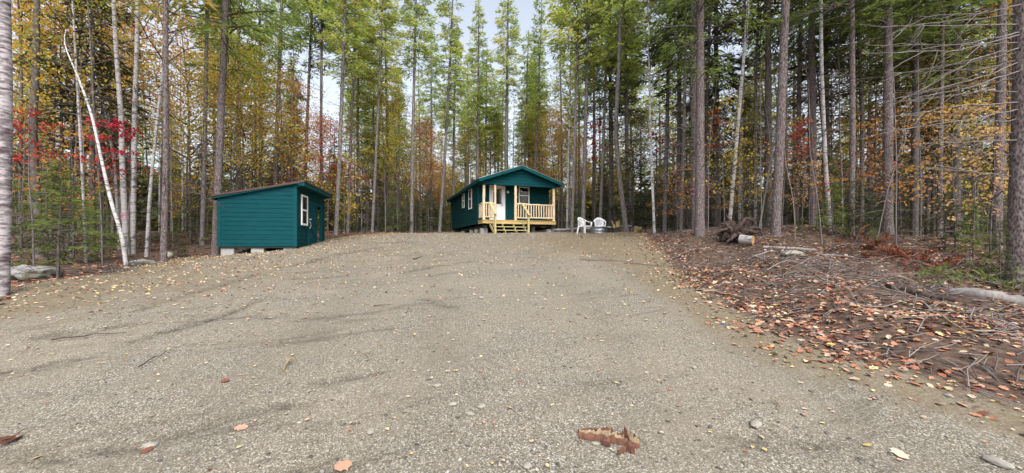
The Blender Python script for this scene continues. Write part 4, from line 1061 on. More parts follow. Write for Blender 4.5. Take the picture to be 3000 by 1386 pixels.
BARK = {'larch': ['larch_bark', 'twig'], 'pine': ['pine_bark', 'twig'], 'fir': ['fir_bark', 'twig'], 'birch': ['birch_bark', 'twig'], 'white': ['white_birch_bark', 'pale_twig'], 'oldbirch': ['old_birch_bark', 'twig'], 'pale': ['pale_twig', 'pale_twig']}
NAMEOF = {'larch': ('larch_tree', 'larch'), 'pine': ('pine_tree', 'pine'), 'fir': ('fir_tree', 'fir'), 'birch': ('birch_tree', 'birch'), 'white': ('birch_tree', 'birch'), 'oldbirch': ('birch_tree', 'birch'), 'pale': ('bare_sapling', 'sapling')}
def tree(bk, Y, pts, wpx, crown, H, label, dead=14, dz=(1.2, 8), dl=1.0, n=9, jit=.05, cs=None, ribbons=(), dm_side=None, flare=.35, dr=.011):
    """one tree the photo singles out: its trunk runs through the given photo points at depth Y, up to height H"""
    x0, _ = at(pts[0][0], Y); z0 = gs(x0, Y); B = np.array((x0, Y, z0))
    W = [np.array((0, 0, -.25))] + [at(p[0], Y, p[1]) - B for p in pts[1:]]
    last, prev = W[-1], W[-2]
    d = last - prev; sl_ = np.clip(d[0] / max(d[2], .1), -.12, .12)
    if H > last[2] + .3:
        W.append(np.array((last[0] + sl_ * (H - last[2]) * .6, R.normal(0, .1), H)))
    r0 = wpx * Y / F / 2 * math.cos(math.atan2(x0, Y)) * .97
    head = label.replace(',', ' ,')
    for stop in (' behind', ' beside', ' between', ' rising', ' standing', ' next', ' leaning', ' in ', ' under', ' peeping', ' deep', ' marked', ' second', ' just', ' over', ' past', ' close', ' with', ' right', ' second', ' by ', ' directly', ' at ', ' curving', ' ,'): head = head.split(stop)[0]
    kind = next((k for k in ('larch', 'spruce', 'birch', 'hemlock', 'pine', 'fir') if k in head.split()), None)
    nm, cat = (kind + '_tree', kind) if kind else NAMEOF[bk] if bk == 'pale' else ('forest_tree', 'tree')
    o = thing(nm, label, cat, B)
    hv = W[-1][2]
    m = MB(); trunk_mesh(m, W, [r0, r0 * .86, r0 * .72, r0 * .52, r0 * .15], n, dead, (dz[0], min(dz[1], hv * .9)), dl, np.random.default_rng(int(pts[0][0] * 7 + Y)), 40, jit, 1, flare, dr)
    tr = m.build('trunk', [M[q] for q in BARK[bk]], o, True)
    if crown:
        key, hp = crown; s = (cs or H / hp)
        q = R.uniform(.70, 1.18, 2); c = put('crown', PR[key], o, (W[-1][0] * .7 if len(W) > 2 else 0, W[-1][1] * .7, 0 if not cs else H - hp * s), R.uniform(0, 6.28), (s * q[0], s * q[0] * (.85 + .3 * R.random()), s * (1 if cs else .9 + .1 * q[1])))
    zs = np.array([p[2] for p in W]); xs = np.array([p[0] for p in W]); ys = np.array([p[1] for p in W])
    for z in ribbons:
        m = MB(); c = np.array((np.interp(z, zs, xs), np.interp(z, zs, ys), z)); r = r0 * (1.05 - .03 * z) + .012
        tube(m, [c + (0, 0, -.012), c + (0, 0, .02)], r * 1.03, 12, 0, .5, False); m.build('ribbon', M['pink'], o)
    SHOWN.append((x0, Y, 1.0))
    return o, W, B

L_ = lambda i: (('larch', i % 5), 20)
Pn = lambda i: (('pine', i % 3), 22)
Fr = lambda i: (('fir', i % 4), 16)
Hm = lambda i: (('hemlock', i % 3), 20)
Bi = lambda i: (('birch', i % 2), 17)
# --- the trees at the clearing's edge, from the birch at one end round to the pines at the other
tree('oldbirch', 6.6, [(2, 832), (12, 500), (15, 200), (10, 0)], 58, Bi(0), 17, 'thick old birch with peeling white and purple bark beside the boulder', 3, (4, 8), 1.0, 14, .03, flare=.12)
tree('white', 9.6, [(374, 782), (357, 690), (325, 590), (300, 480), (270, 340), (235, 240), (200, 160), (182, 118)], 15, None, 6.2, 'slender bright white birch leaning and curving over the clearing', 5, (4, 6), .9, 10, .02, flare=.1)
tree('fir', 13.0, [(118, 720), (95, 400), (105, 200), (108, 0)], 34, None, 15, 'thick dark trunk close behind the old birch', 22, (1, 8), 1.6)
tree('birch', 14.0, [(372, 690), (358, 480), (356, 349), (342, 174), (335, 50)], 22, Bi(1), 17, 'spotted birch in the clump, the one on the boulder side', 8, (3, 9), 1.2, ribbons=(1.35, 1.5))
tree('birch', 14.2, [(388, 690), (392, 500), (394, 349), (401, 140), (403, 20)], 21, Bi(0), 17, 'straight spotted birch in the clump, the one on the pine side', 8, (3, 9), 1.2)
tree('birch', 15.5, [(352, 690), (336, 480), (310, 330), (268, 160), (250, 60)], 13, None, 9, 'thin grey birch leaning out of the birch clump', 6, (3, 8), 1.0)
tree('birch', 13.4, [(428, 706), (437, 600), (446, 488), (467, 293), (480, 200)], 13, Bi(1), 14, 'thin birch leaning toward the reddish pine', 5, (3, 7), .8)
tree('birch', 11.6, [(253, 748), (247, 640), (240, 488), (236, 420)], 12, (('birch', 1), 17), 11, 'thin spotted birch behind the little spruce with bare lower twigs', 4, (2, 4), .8)
tree('fir', 14.5, [(272, 740), (270, 500), (272, 200)], 22, Fr(1), 14, 'dark fir trunk standing in shade between the two thin birches', 26, (1, 8), 1.6)
tree('pine', 11.3, [(478, 754), (486, 488), (485, 244), (485, 0)], 23, (('gold', 1), 20), 19, 'reddish straight pine with dead side twigs above the pale rock', 30, (1.6, 8), 1.5)
tree('larch', 16.5, [(592, 706), (600, 418), (607, 30)], 17, L_(1), 20, 'grey trunk between the reddish pine and the shed', 26, (1.5, 10), 1.3)
tree('pine', 13.4, [(630, 735), (644, 412), (659, 88), (662, 0)], 28, Hm(0), 20, 'stout purplish pine right behind the low end of the shed', 26, (1.8, 9), 1.5)
tree('larch', 20, [(800, 700), (815, 294), (826, 0)], 15, L_(0), 21, 'dark larch rising over the middle of the shed roof', 26, (3, 12), 1.4)
tree('larch', 22.5, [(890, 700), (900, 353), (915, 0)], 12, L_(1), 22, 'slim larch rising over the peak of the shed roof', 26, (3, 12), 1.4)
tree('larch', 22, [(941, 690), (941, 294), (944, 0)], 11, L_(2), 22, 'pale slim larch just beyond the shed roof overhang', 20, (3, 10), 1.2)
tree('larch', 19.5, [(984, 684), (994, 470), (1006, 176), (1012, 0)], 14, L_(3), 21, 'straight grey larch standing clear beside the shed', 22, (2, 9), 1.0)
tree('larch', 23, [(1018, 684), (1032, 294), (1041, 88)], 11, L_(4), 20, 'larch close behind the clear standing one beside the shed', 22, (2, 10), 1.1)
tree('fir', 26, [(1046, 680), (1049, 300), (1053, 60)], 9, L_(0), 21, 'thin dark larch second behind the clear standing one', 22, (2, 10), 1.1)
tree('larch', 22.5, [(1090, 676), (1106, 353), (1118, 100)], 10, L_(1), 19, 'slim larch leaning a little beside the yellow maples', 18, (2, 9), 1.0)
tree('larch', 24.5, [(1205, 676), (1209, 412), (1218, 29)], 12, L_(2), 20.5, 'pale larch between the yellow maples and the peach one', 20, (2, 10), 1.0)
tree('larch', 26, [(1287, 676), (1306, 412), (1320, 147), (1325, 35)], 10, L_(3), 19.6, 'pale larch leaning beside the back corner of the cabin', 16, (2, 9), 1.0)
tree('larch', 31, [(1326, 640), (1331, 300), (1338, 118)], 9, L_(4), 17.5, 'larch rising just behind the back of the cabin roof eave', 16, (3, 9), 1.0)
tree('larch', 33.5, [(1396, 600), (1401, 300), (1403, 40)], 11, L_(0), 21, 'grey larch rising behind the stove pipe', 16, (4, 9), 1.0)
tree('fir', 36, [(1422, 600), (1424, 300), (1427, 150)], 8, L_(1), 18, 'dark thin larch next to the one behind the stove pipe', 16, (4, 9), 1.0)
tree('larch', 33, [(1481, 600), (1485, 300), (1488, 20)], 14, L_(2), 21.8, 'thickest larch over the cabin roof, left of the peak', 18, (4, 10), 1.1)
tree('pale', 34, [(1502, 600), (1503, 470), (1506, 330)], 5, None, 12, 'pale bare pole sticking up by the cabin roof peak', 4, (6, 11), .6)
tree('larch', 34, [(1532, 600), (1540, 400), (1548, 110)], 8, L_(3), 18.5, 'slim larch directly over the peak of the cabin roof', 14, (4, 9), 1.0)
tree('fir', 38, [(1546, 600), (1551, 400), (1557, 220)], 7, L_(4), 18, 'thin dark larch behind the one over the roof peak', 14, (4, 9), 1.0)
tree('larch', 31, [(1560, 600), (1572, 400), (1586, 60)], 9, L_(0), 20, 'leaning slim larch over the slope of the cabin roof facing the chairs', 14, (4, 9), 1.0)
tree('birch', 24.5, [(1661, 668), (1664, 500), (1669, 340)], 8, Bi(0), 14, 'thin pale birch just past the cabin porch corner', 8, (2, 8), .9)
tree('larch', 23.5, [(1675, 668), (1684, 400), (1694, 0)], 10, L_(1), 23, 'pale tall larch second from the porch corner', 20, (2, 12), 1.0)
tree('larch', 23.5, [(1707, 668), (1716, 350), (1725, 0)], 14, L_(2), 24, 'sturdy grey larch behind the sideways chair', 22, (2, 12), 1.2)
tree('larch', 24, [(1757, 668), (1770, 350), (1783, 50)], 10, L_(3), 22, 'slim larch rising behind the front facing chair', 18, (2, 12), 1.1)
tree('larch', 20.8, [(1837, 684), (1812, 500), (1803, 382), (1814, 176), (1818, 0)], 16, (('larch', 4), 20), 22, 'bowed larch trunk curving up from beside the splintered stump', 18, (4, 12), 1.4)
tree('fir', 26, [(1835, 665), (1834, 400), (1830, 200)], 9, Fr(2), 17, 'dark fir just behind the bowed larch', 30, (1, 9), 1.4)
tree('white', 18.6, [(1918, 686), (1905, 383), (1902, 160), (1900, 60)], 9, Bi(1), 15, 'thin white birch at the leaf line beyond the chairs', 8, (3, 8), .9)
tree('larch', 20.5, [(1946, 676), (1955, 350), (1961, 0)], 14, L_(0), 22, 'grey trunk just behind the thin white birch', 40, (1, 11), 1.6)
tree('larch', 17.5, [(1994, 678), (2002, 450), (2008, 200), (2009, 0)], 12, Fr(3), 18, 'slim trunk beside the big ribboned spruce', 44, (1, 9), 1.5)
BIG = tree('pine', 15.0, [(2037, 686), (2036, 447), (2030, 224), (2032, 0)], 25, None, 16, 'big knotty spruce marked with two pink ribbons, dead limbs along its trunk', 10, (2.5, 10), 1.8, 12, .09, ribbons=(1.46, 1.66), flare=.3, dr=.02)
tree('fir', 18, [(2059, 680), (2068, 400), (2081, 0)], 14, Fr(0), 18, 'dark trunk just behind the ribboned spruce', 40, (1, 10), 1.6)
tree('white', 15.4, [(2134, 670), (2158, 415), (2177, 192), (2193, 0)], 13, Bi(0), 16, 'tall white birch leaning up behind the root wad', 8, (4, 9), .9, 10, .03)
tree('birch', 17.5, [(2166, 672), (2170, 415), (2178, 200)], 11, Bi(1), 16, 'grey spotted trunk beside the tall leaning birch', 30, (1, 9), 1.5)
tree('birch', 18, [(2212, 675), (2215, 256), (2222, 0)], 10, Bi(1), 17, 'slim grey birch between the leaning birch and the stout pine', 10, (3, 10), 1.0)
tree('pine', 11.6, [(2270, 712), (2285, 415), (2295, 160), (2302, 0)], 32, Pn(2), 20, 'stout scaly pine standing beside the root wad', 10, (2, 9), 1.2, 14, .05, flare=.2)
tree('pale', 12.0, [(2216, 712), (2250, 520), (2276, 358)], 7, None, 4.3, 'thin whitish stick leaning against the stout pine', 2, (3, 4), .4, 6)
tree('fir', 16.5, [(2332, 680), (2340, 350), (2346, 60)], 18, Hm(1), 19, 'dark trunk in shade next behind the stout pine', 50, (1, 9), 1.7)
tree('birch', 12.6, [(2434, 700), (2418, 479), (2408, 224), (2406, 150)], 16, Bi(0), 15, 'grey birch with faded pink ribbons under the hemlock boughs', 16, (2, 6), 1.2, ribbons=(1.35, 1.62))
tree('pine', 12.2, [(2494, 704), (2498, 383), (2497, 150), (2496, 0)], 22, Hm(2), 17, 'straight purplish pine second from the stout one', 26, (1.5, 8), 1.4, 12)
tree('fir', 15, [(2524, 690), (2526, 350), (2516, 100)], 17, Fr(2), 17, 'dark trunk peeping out behind the straight purplish pine', 44, (1, 9), 1.7)
tree('fir', 14.5, [(2678, 690), (2681, 400), (2684, 0)], 28, Hm(0), 18, 'broad dark trunk deep in shade between the pines', 30, (1, 9), 1.7)
tree('fir', 17, [(2716, 690), (2717, 400), (2716, 0)], 14, Fr(3), 17, 'thin dark trunk next to the broad shaded one', 30, (1, 9), 1.5)
tree('pine', 13.5, [(2751, 690), (2756, 400), (2762, 0)], 20, Hm(1), 18, 'brown trunk behind the hanging pale maple leaves', 20, (1, 9), 1.5)
tree('fir', 16, [(2850, 690), (2849, 350), (2848, 0)], 16, Fr(0), 17, 'shaded trunk between the brown trunk and the two last pines', 30, (1, 9), 1.5)
tree('pine', 10.6, [(2918, 720), (2924, 500), (2932, 300), (2936, 0)], 38, Pn(0), 18, 'thick pine second from the edge, green spruce twigs at its foot', 14, (2, 7), 1.3, 14)
EDGE = tree('pine', 7.6, [(2982, 862), (2992, 500), (3000, 250), (2998, 0)], 84, Pn(1), 18, 'thickest rough pine at the edge, with long bare limbs', 4, (3, 6), 1.0, 16, flare=.15)
tree('pale', 11.5, [(2697, 708), (2699, 560), (2693, 380)], 4, None, 6, 'thin crooked pale stem forking in front of the shaded trunks', 6, (.6, 3), .7, 6)
tree('pale', 11.2, [(2411, 726), (2398, 600), (2372, 440)], 4, None, 5, 'thin pale stem curving beside the ribboned grey birch', 4, (1.5, 4), .5, 6)
tree('pale', 10.8, [(2560, 715), (2600, 560), (2640, 430)], 3.5, None, 4.5, 'bare whip leaning between the straight pine and the shaded trunk', 4, (1, 3.5), .6, 6)

def bough(owner, W, B, targets, r, matname='pale_twig', name='dead_limb'):
    """long bare limbs of a tree, each from its trunk through photo points"""
    for Yd, pts in targets:
        P = [at(px, Y, py) - B for (px, py), Y in zip(pts, Yd)]; m = MB(); P = np.array(P); t = np.linspace(0, 1, len(P)); u = np.linspace(0, 1, 14)
        Q = np.stack([np.interp(u, t, P[:, i]) for i in range(3)], -1)
        for _ in range(2): Q[1:-1] = Q[1:-1] * .5 + (Q[:-2] + Q[2:]) * .25
        Q[1:] += R.normal(0, .012, (13, 3)); tube(m, Q, np.linspace(r, .004, 14), 6, 0, .5, True)
        for _ in range(7):
            k = R.integers(4, 13); d = Q[min(k + 1, 13)] - Q[k - 1]; d = norm(d) + R.normal(0, .45, 3); l = R.uniform(.2, .7)
            tube(m, [Q[k], Q[k] + d * l * .5 + R.normal(0, .03, 3), Q[k] + d * l], [.009, .006, .003], 4, 0, .5, False)
        m.build(name, M[matname], owner, True)
o, W, B = EDGE
bough(o, W, B, [((7.6, 7.4, 7.2, 7.0), [(2998, 70), (2900, 72), (2720, 78), (2515, 75)]), ((7.6, 7.6, 7.6), [(2995, 125), (2860, 130), (2540, 132)]), ((7.6, 7.3, 7.0), [(2998, 100), (2800, 150), (2540, 156)]),
                  ((7.6, 7.8, 8.0), [(2995, 170), (2880, 205), (2650, 212)]), ((7.6, 7.3, 7.1), [(2995, 205), (2830, 260), (2640, 296)]), ((7.6, 7.7, 7.8), [(2992, 270), (2880, 265), (2660, 300)]), ((7.6, 7.3, 7.1), [(2990, 300), (2800, 310), (2600, 345)]), ((7.6, 7.5, 7.5), [(2990, 140), (2860, 170), (2700, 265)]), ((7.6, 7.9, 8.2), [(2990, 455), (2870, 450), (2790, 420)]), ((7.6, 7.2, 6.9), [(2998, 10), (2880, 40), (2690, 45)])] + [((7.6, 7.6 + e, 7.6 + 2 * e), [(2992, yy), (2870, yy + dy * .4), (px2, yy + dy)]) for yy, dy, px2, e in ((95, 60, 2620, -.2), (150, 70, 2600, .2), (180, 120, 2590, -.1), (230, 40, 2700, .3), (320, 60, 2640, -.2), (350, 30, 2560, .1), (385, 40, 2680, .2), (410, 10, 2720, -.2), (520, -30, 2760, .2), (40, 40, 2580, .2))], .015)
o, W, B = BIG
bough(o, W, B, [((15, 14.7, 14.5), [(2034, 225), (1990, 180), (1985, 100)]), ((15, 14.6, 14.2, 14), [(2030, 200), (1985, 95), (1920, 40), (1890, 5)]), ((15, 14.5, 14), [(2036, 372), (1975, 375), (1915, 385)]), ((15, 14.4, 14), [(2036, 410), (1960, 432), (1920, 436)]), ((15, 14.6, 14.5), [(2038, 480), (1990, 448), (1955, 450)]), ((15, 14.6, 14.3), [(2036, 495), (1960, 505), (1885, 530)]), ((15, 15.2, 15.5), [(2040, 270), (2095, 215), (2120, 190)]), ((15, 15, 15), [(2034, 60), (2080, 20), (2110, -20)]), ((15, 14.8, 14.6), [(2034, 120), (2090, 110), (2180, 100)]), ((15, 14.6, 14.3), [(2036, 420), (2060, 418), (2078, 420)]), ((15, 14.6, 14.3), [(2030, 150), (1960, 205), (1870, 230)])], .034, 'twig')
m = MB(); 
for z0 in np.arange(2.0, 8.5, .55):
    a = R.uniform(3.3, 6.1); c = np.array((np.interp(z0, [p[2] for p in W], [p[0] for p in W]), 0, z0)); d = np.array((math.cos(a), math.sin(a), .25)); m = MB(); tube(m, [c + d * .12, c + d * .26], [.07, .035], 6, 0, .5, True, .2); m.build('knot', M['pine_bark'], o)

# --- understorey the photo singles out
tree('fir', 8.3, [(168, 800), (172, 700), (180, 560), (181, 480)], 11, (('youngfir', 1), 2.2), 2.75, 'little spruce by the boulder, bare below and light green on top', 46, (.3, 1.7), .85, 7, cs=.82, dr=.007)
def young(px, Y, s, label, group=None, i=None): 
    o = plant('youngfir', *at(px, Y), s, label, group); return o
def sap(c, px, Y, s, label): return plant('sap_' + c, *at(px, Y), s, label)
sap('crimson', 300, 10.6, .95, 'crimson maple sapling between the leaning birch and the clump')
sap('crimson', 372, 11.6, 1.0, 'crimson maple sapling in front of the birch clump')
sap('red', 100, 9.6, .95, 'dark red maple sapling between the old birch and the little spruce')
sap('orange', 60, 13.0, 1.2, 'orange maple sapling right behind the old birch')
sap('orange', 215, 13.0, 1.1, 'orange maple sapling above the little spruce')
sap('yellow', 1022, 18.6, .62, 'small yellow maple sapling low at the forest edge by the shed').scale = (.5, .5, .5)
sap('yellow', 1010, 20.0, 1.0, 'pale yellow maple sapling beside the clear standing larch')
sap('red', 1742, 25.5, 1.75, 'bright red maple behind the front facing chair')
sap('red', 1925, 22.0, 1.5, 'red maple sapling behind the thin white birch')
sap('red', 2110, 17.0, 1.25, 'red maple sapling between ribboned spruce and leaning birch')
sap('yellow', 2175, 14.6, .8, 'yellow green sapling with big leaves behind the root wad')
sap('orange', 2330, 14.0, .95, 'orange sapling beyond the stout pine')
sap('red', 2350, 12.8, .85, 'red leaved sapling beside the stout pine')
sap('orange', 2600, 12.6, .95, 'orange maple sapling among the shaded trunks')
sap('peach', 2800, 10.4, .95, 'pale peach maple sapling with large hanging leaves')
sap('peach', 2900, 9.6, .85, 'peach maple sapling in front of the thick pine').scale = (.85, .85, .8)
sap('yellow', 2850, 12.5, 1.1, 'yellow maple sapling behind the peach ones')
sap('orange', 1985, 16.2, .7, 'small orange sapling left of the ribboned spruce')
sap('red', 2070, 16.0, .5, 'low red sapling at the foot of the ribboned spruce')
sap('orange', 2145, 16.5, .55, 'low orange sapling at the foot of the leaning birch')
sap('peach', 2370, 12.6, .55, 'low peach sapling between the stout pine and the ribboned birch')
MID = [('yellow', 1130, 25, 1.0, 'broad yellow maple beside the slim leaning larch'), ('green', 1165, 27, .95, 'yellow green maple second from the pale larch'), ('green', 1060, 24, .85, 'yellow green maple beyond the shed overhang'), ('peach', 1255, 27.5, .80, 'peach coloured maple near the back corner of the cabin'), ('red', 1235, 31, .85, 'rusty red maple deeper behind the peach one'), ('orange', 1595, 33, 1.05, 'orange maple over the cabin roof slope facing the chairs'), ('peach', 1625, 30, .9, 'peach orange maple beside the porch corner trees'), ('yellow', 1440, 37, 1.05, 'yellow maple behind the stove pipe'), ('green', 1520, 40, 1.1, 'yellow green maple behind the roof peak'), ('yellow', 1365, 35, .9, 'yellow maple behind the far end of the cabin'),
       ('yellow', 720, 19, .95, 'yellow maple behind the low end of the shed'), ('green', 760, 22, .95, 'yellow green maple over the shed roof'), ('orange', 850, 20, .8, 'orange maple behind the shed roof peak'), ('yellow', 680, 17, .8, 'golden maple close behind the stout purplish pine'), ('red', 960, 21, .62, 'rusty maple just past the shed overhang'), ('orange', 560, 19, 1.1, 'tall orange maple behind the grey trunk'), ('orange', 330, 19.5, 1.35, 'tall orange maple above the birch clump'), ('yellow', 200, 15, 1.2, 'tall golden maple behind the little spruce'), ('yellow', 60, 14, 1.15, 'tall golden maple behind the old birch'), ('orange', 150, 18, 1.4, 'tallest orange maple deep behind the little spruce'), 
       ('yellow', 2100, 21, .85, 'yellow maple behind the ribboned spruce'), ('green', 2190, 22, .85, 'yellow green maple behind the leaning birch'), ('yellow', 2250, 19, .8, 'golden maple behind the stout pine'), ('orange', 2440, 18, .8, 'orange maple behind the ribboned grey birch'), ('yellow', 2640, 17, .75, 'yellow maple behind the broad shaded trunk'), ('yellow', 2790, 16, .8, 'golden maple behind the brown trunk'), ('orange', 2960, 14, .85, 'orange maple behind the two last pines'), ('green', 1880, 25, .8, 'yellow green maple behind the bowed larch')]
for c, px, Y, s, l in MID: plant('maple_' + c, *at(px, Y), s, l)
for px, Y, s, l in ((215, 11.0, 1.3, 'dark young fir behind the little spruce'), (60, 10.4, 1.2, 'young fir filling the gap beside the old birch'), (140, 11.4, 1.35, 'bushy young fir between the old birch and the little spruce'), (300, 12.5, 1.2, 'young fir behind the leaning birch'), (520, 13.4, .55, 'low fir seedling beside the pale rock'), (440, 14.8, 1.1, 'young fir at the foot of the birch clump'), (560, 17, 1.3, 'young fir between the reddish pine and the shed'), (900, 24, 1.7, 'young fir beyond the shed roof'),
                    (1075, 24.5, 1.5, 'young fir at the forest edge beyond the shed'), (1150, 25.5, 1.3, 'young fir under the yellow maples'), (1190, 24.5, 1.1, 'young fir at the foot of the pale larch'), (1255, 26.5, 1.5, 'young fir near the back corner of the cabin'), (1305, 33, 1.6, 'young fir just behind the cabin corner'), (2345, 11.4, .34, 'bright green fir seedling by the leafy bank'), (2440, 11.9, .9, 'young fir at the foot of the ribboned grey birch'), (2520, 11.6, .95, 'young fir at the foot of the straight purplish pine'), (2590, 13.0, 1.0, 'young fir in the shade between the pines'), (2850, 9.4, .75, 'wispy young fir in front of the last pines'), (2770, 10.2, .8, 'wispy young fir by the dead brush'), (2930, 7.2, .62, 'young spruce on a dark stem at the bank edge'), (2950, 9.0, .6, 'young fir at the foot of the thick pine'), (2240, 14.5, .7, 'young fir behind the root wad'), (1985, 17.6, .4, 'fir seedling at the foot of the slim trunk'), (2560, 9.6, .28, 'pale green fir seedling beside the dead brush'), (1770, 27, 1.4, 'young fir behind the white chairs'), (1700, 29, 1.5, 'young fir deeper behind the sideways chair')):
    young(px, Y, s, l)
tops = [('larch', 700, 24, 1.08, 'larch over the low part of the shed roof, golden green on top'), ('larch', 765, 27, 1.12, 'larch deeper behind the middle of the shed roof'), ('gold', 650, 28, 1.1, 'golden larch far behind the purplish pine'), ('fir', 640, 24, .75, 'dark fir deep behind the low end of the shed'), ('fir', 860, 27, .9, 'dense fir behind the shed roof peak'), ('fir', 300, 16.5, .7, 'dark fir in the shade behind the birch clump'), ('fir', 180, 14.5, .55, 'dark short fir just behind the little spruce'), ('fir', 1790, 26, 1.25, 'brownish dark fir behind the fire ring'), ('fir', 1740, 31, 1.2, 'dark spire fir over the chairs'), ('hemlock', 2380, 15.5, .9, 'hemlock with bright boughs hanging over the ribboned birch'), ('hemlock', 2050, 12.8, .85, 'hemlock whose bright boughs hang above the ribboned spruce'), ('hemlock', 2600, 12.4, .8, 'hemlock whose boughs spread over the shaded trunks'), ('fir', 2250, 16, 1.1, 'dark fir behind the stout pine'), ('fir', 2420, 17, 1.1, 'dark fir behind the ribboned grey birch'), ('fir', 2100, 19, 1.15, 'dark fir between the ribboned spruce and the birch'), ('fir', 2600, 17, 1.1, 'dark fir behind the shaded trunks'), ('fir', 2800, 15, 1.05, 'dark fir behind the brown trunk'), ('fir', 1990, 20, 1.15, 'dark fir behind the ribboned spruce')]
for k, px, Y, s, l in tops: plant(k, *at(px, Y), s, l)

# --- the deeper wood: every tree its own object
SHOWN += [(rx, ry, 1), (rx - .8, ry - .3, 1), (rx + .8, ry - .3, 1), (rx, ry - 1, 1), (rx - .5, ry + .8, 1), (rx + .6, ry + .8, 1)]
def near_any(x, y, d): return any((x - a) ** 2 + (y - b) ** 2 < d * d for a, b, _ in SHOWN)  # keeps trees apart
def scatter(n, kinds, pxr, Yr, smin, smax, labels, group_fmt, gap=1.3, power=1.0):
    k = tries = 0
    while k < n and tries < n * 60:
        tries += 1
        Y = Yr[0] + (Yr[1] - Yr[0]) * rnd.random() ** power; px = rnd.uniform(*pxr); x, y = at(px, Y)
        if float(clear_dist(x, y)) > -1.0 or near_any(x, y, gap): continue
        if -9 < x < 4.5 and 20 < y < 34 and -0.35 * (y - 21.5) - 2.5 < x < -0.35 * (y - 21.5) + 6.5: continue
        kd = rnd.choices([a for a, _ in kinds], [b for _, b in kinds])[0]
        nm = SPEC[kd][2]; lab = labels[nm]
        s = rnd.uniform(smin, smax)
        plant(kd, x, y, s, lab, group_fmt % SPEC[kd][3])
        k += 1
LB = {'larch_tree': 'slim larch somewhere in the crowded stand %s', 'fir_tree': 'dark fir somewhere in the crowded stand %s', 'maple_tree': 'autumn coloured maple somewhere in the crowded stand %s', 'birch_tree': 'pale birch somewhere in the crowded stand %s', 'pine_tree': 'tall pine somewhere in the crowded stand %s', 'hemlock_tree': 'hemlock somewhere in the crowded stand %s', 'bare_sapling': 'bare grey sapling somewhere in the crowded stand %s', 'young_fir': 'young fir somewhere in the low growth %s', 'maple_sapling': 'maple sapling somewhere in the low growth %s'}
def LBL(place): return {k: v % place for k, v in LB.items()}
CB, SB, RB = 'behind the cabin', 'behind the shed', 'beyond the leafy bank'
scatter(92, [('larch', 7), ('gold', 1), ('maple_yellow', 2.4), ('maple_green', 2.5), ('maple_orange', .8), ('fir', 1.2)], (1000, 1720), (27, 66), .80, 1.02, LBL(CB), '%s ' + CB, 1.5, .8)
scatter(36, [('larch', 4.5), ('gold', 3), ('fir', .6), ('maple_yellow', 2.4), ('maple_orange', .7), ('maple_green', 2.6), ('birch', .8)], (-60, 1000), (18, 60), .85, 1.1, LBL(SB), '%s ' + SB, 1.5)
scatter(60, [('fir', 1.8), ('larch', 4.5), ('hemlock', 2.2), ('pine', .8), ('maple_yellow', 2.2), ('maple_orange', 1.0), ('maple_green', 2.2), ('birch', .8)], (1720, 3080), (16, 58), .85, 1.12, LBL(RB), '%s ' + RB, 1.4)
scatter(30, [('pole', 1)], (1000, 1720), (24, 36), .7, 1.2, LBL(CB), '%s ' + CB, .5)
scatter(34, [('pole', 1)], (-40, 1000), (9.5, 26), .7, 1.2, LBL(SB), '%s ' + SB, .5)
scatter(30, [('fir', 3), ('hemlock', .6)], (1720, 3060), (15, 34), .38, .66, {'fir_tree': 'half grown fir filling the space between trunks beyond the leafy bank', 'hemlock_tree': 'half grown hemlock filling the space between trunks beyond the leafy bank'}, 'half grown %s between the trunks', 1.1)
scatter(16, [('fir', 3)], (-40, 1000), (13, 30), .34, .6, {'fir_tree': 'half grown fir filling the space between trunks behind the shed'}, 'half grown %s behind the shed', 1.1)
scatter(54, [('pole', 1)], (1720, 3050), (10.5, 27), .7, 1.2, LBL(RB), '%s ' + RB, .5)
scatter(20, [('youngfir', 1)], (1000, 1720), (25, 44), .8, 1.8, LBL(CB), '%s ' + CB, .9)
scatter(26, [('youngfir', 3), ('sap_yellow', 1), ('sap_orange', 1)], (-60, 1000), (10, 30), .8, 1.8, LBL(SB), '%s ' + SB, .9)
scatter(40, [('youngfir', 1)], (1720, 3080), (12, 32), 1.0, 2.6, LBL(RB), '%s ' + RB, .9)
scatter(20, [('sap_yellow', 1.5), ('sap_orange', .8), ('sap_red', .4)], (1720, 3080), (14, 32), .8, 1.3, LBL(RB), '%s ' + RB, .9)

# far-off wood that reads as one mass
m = MB(); V0 = []; g = np.random.default_rng(5)
for k in range(420):
    a = g.uniform(-1.0, 1.0); d = g.uniform(62, 112); x, y = d * math.sin(a), d * math.cos(a); H = g.uniform(6, 11.5); zb = gs(x, y)
    n = 150; q = g.random(n) ** 1.15; rr = (1 - q) * g.uniform(1.6, 2.8) * g.uniform(.5, 1.05, n) + .1; th = g.uniform(0, 6.28, n)
    C = np.stack([x + rr * np.cos(th), y + rr * np.sin(th), zb + .3 + H * q], -1)
    tn = np.clip(g.normal(g.choice([.15, .3, .75]), .12) + g.normal(0, .1, n), 0, 1)
    slips(m, C, np.stack([np.cos(th), np.sin(th), g.normal(-.3, .3, n)], -1), g.normal(0, .5, (n, 3)) + (0, 0, 1), g.uniform(.8, 1.7, n), g.uniform(.5, 1.0, n), 0, tn)
    tube(m, [(x, y, zb - .3), (x, y, zb + H)], [.14, .02], 4, 1, .5, False)
M['far_foliage'] = leafmat('far_foliage', [(0, (.03, .05, .02)), (.4, (.08, .10, .03)), (.7, (.26, .22, .04)), (1, (.38, .22, .05))], .35)
tag(m.build('far_woods', [M['far_foliage'], M['fir_bark']]), 'distant mass of mixed woods closing the view between the trunks', kind='stuff')

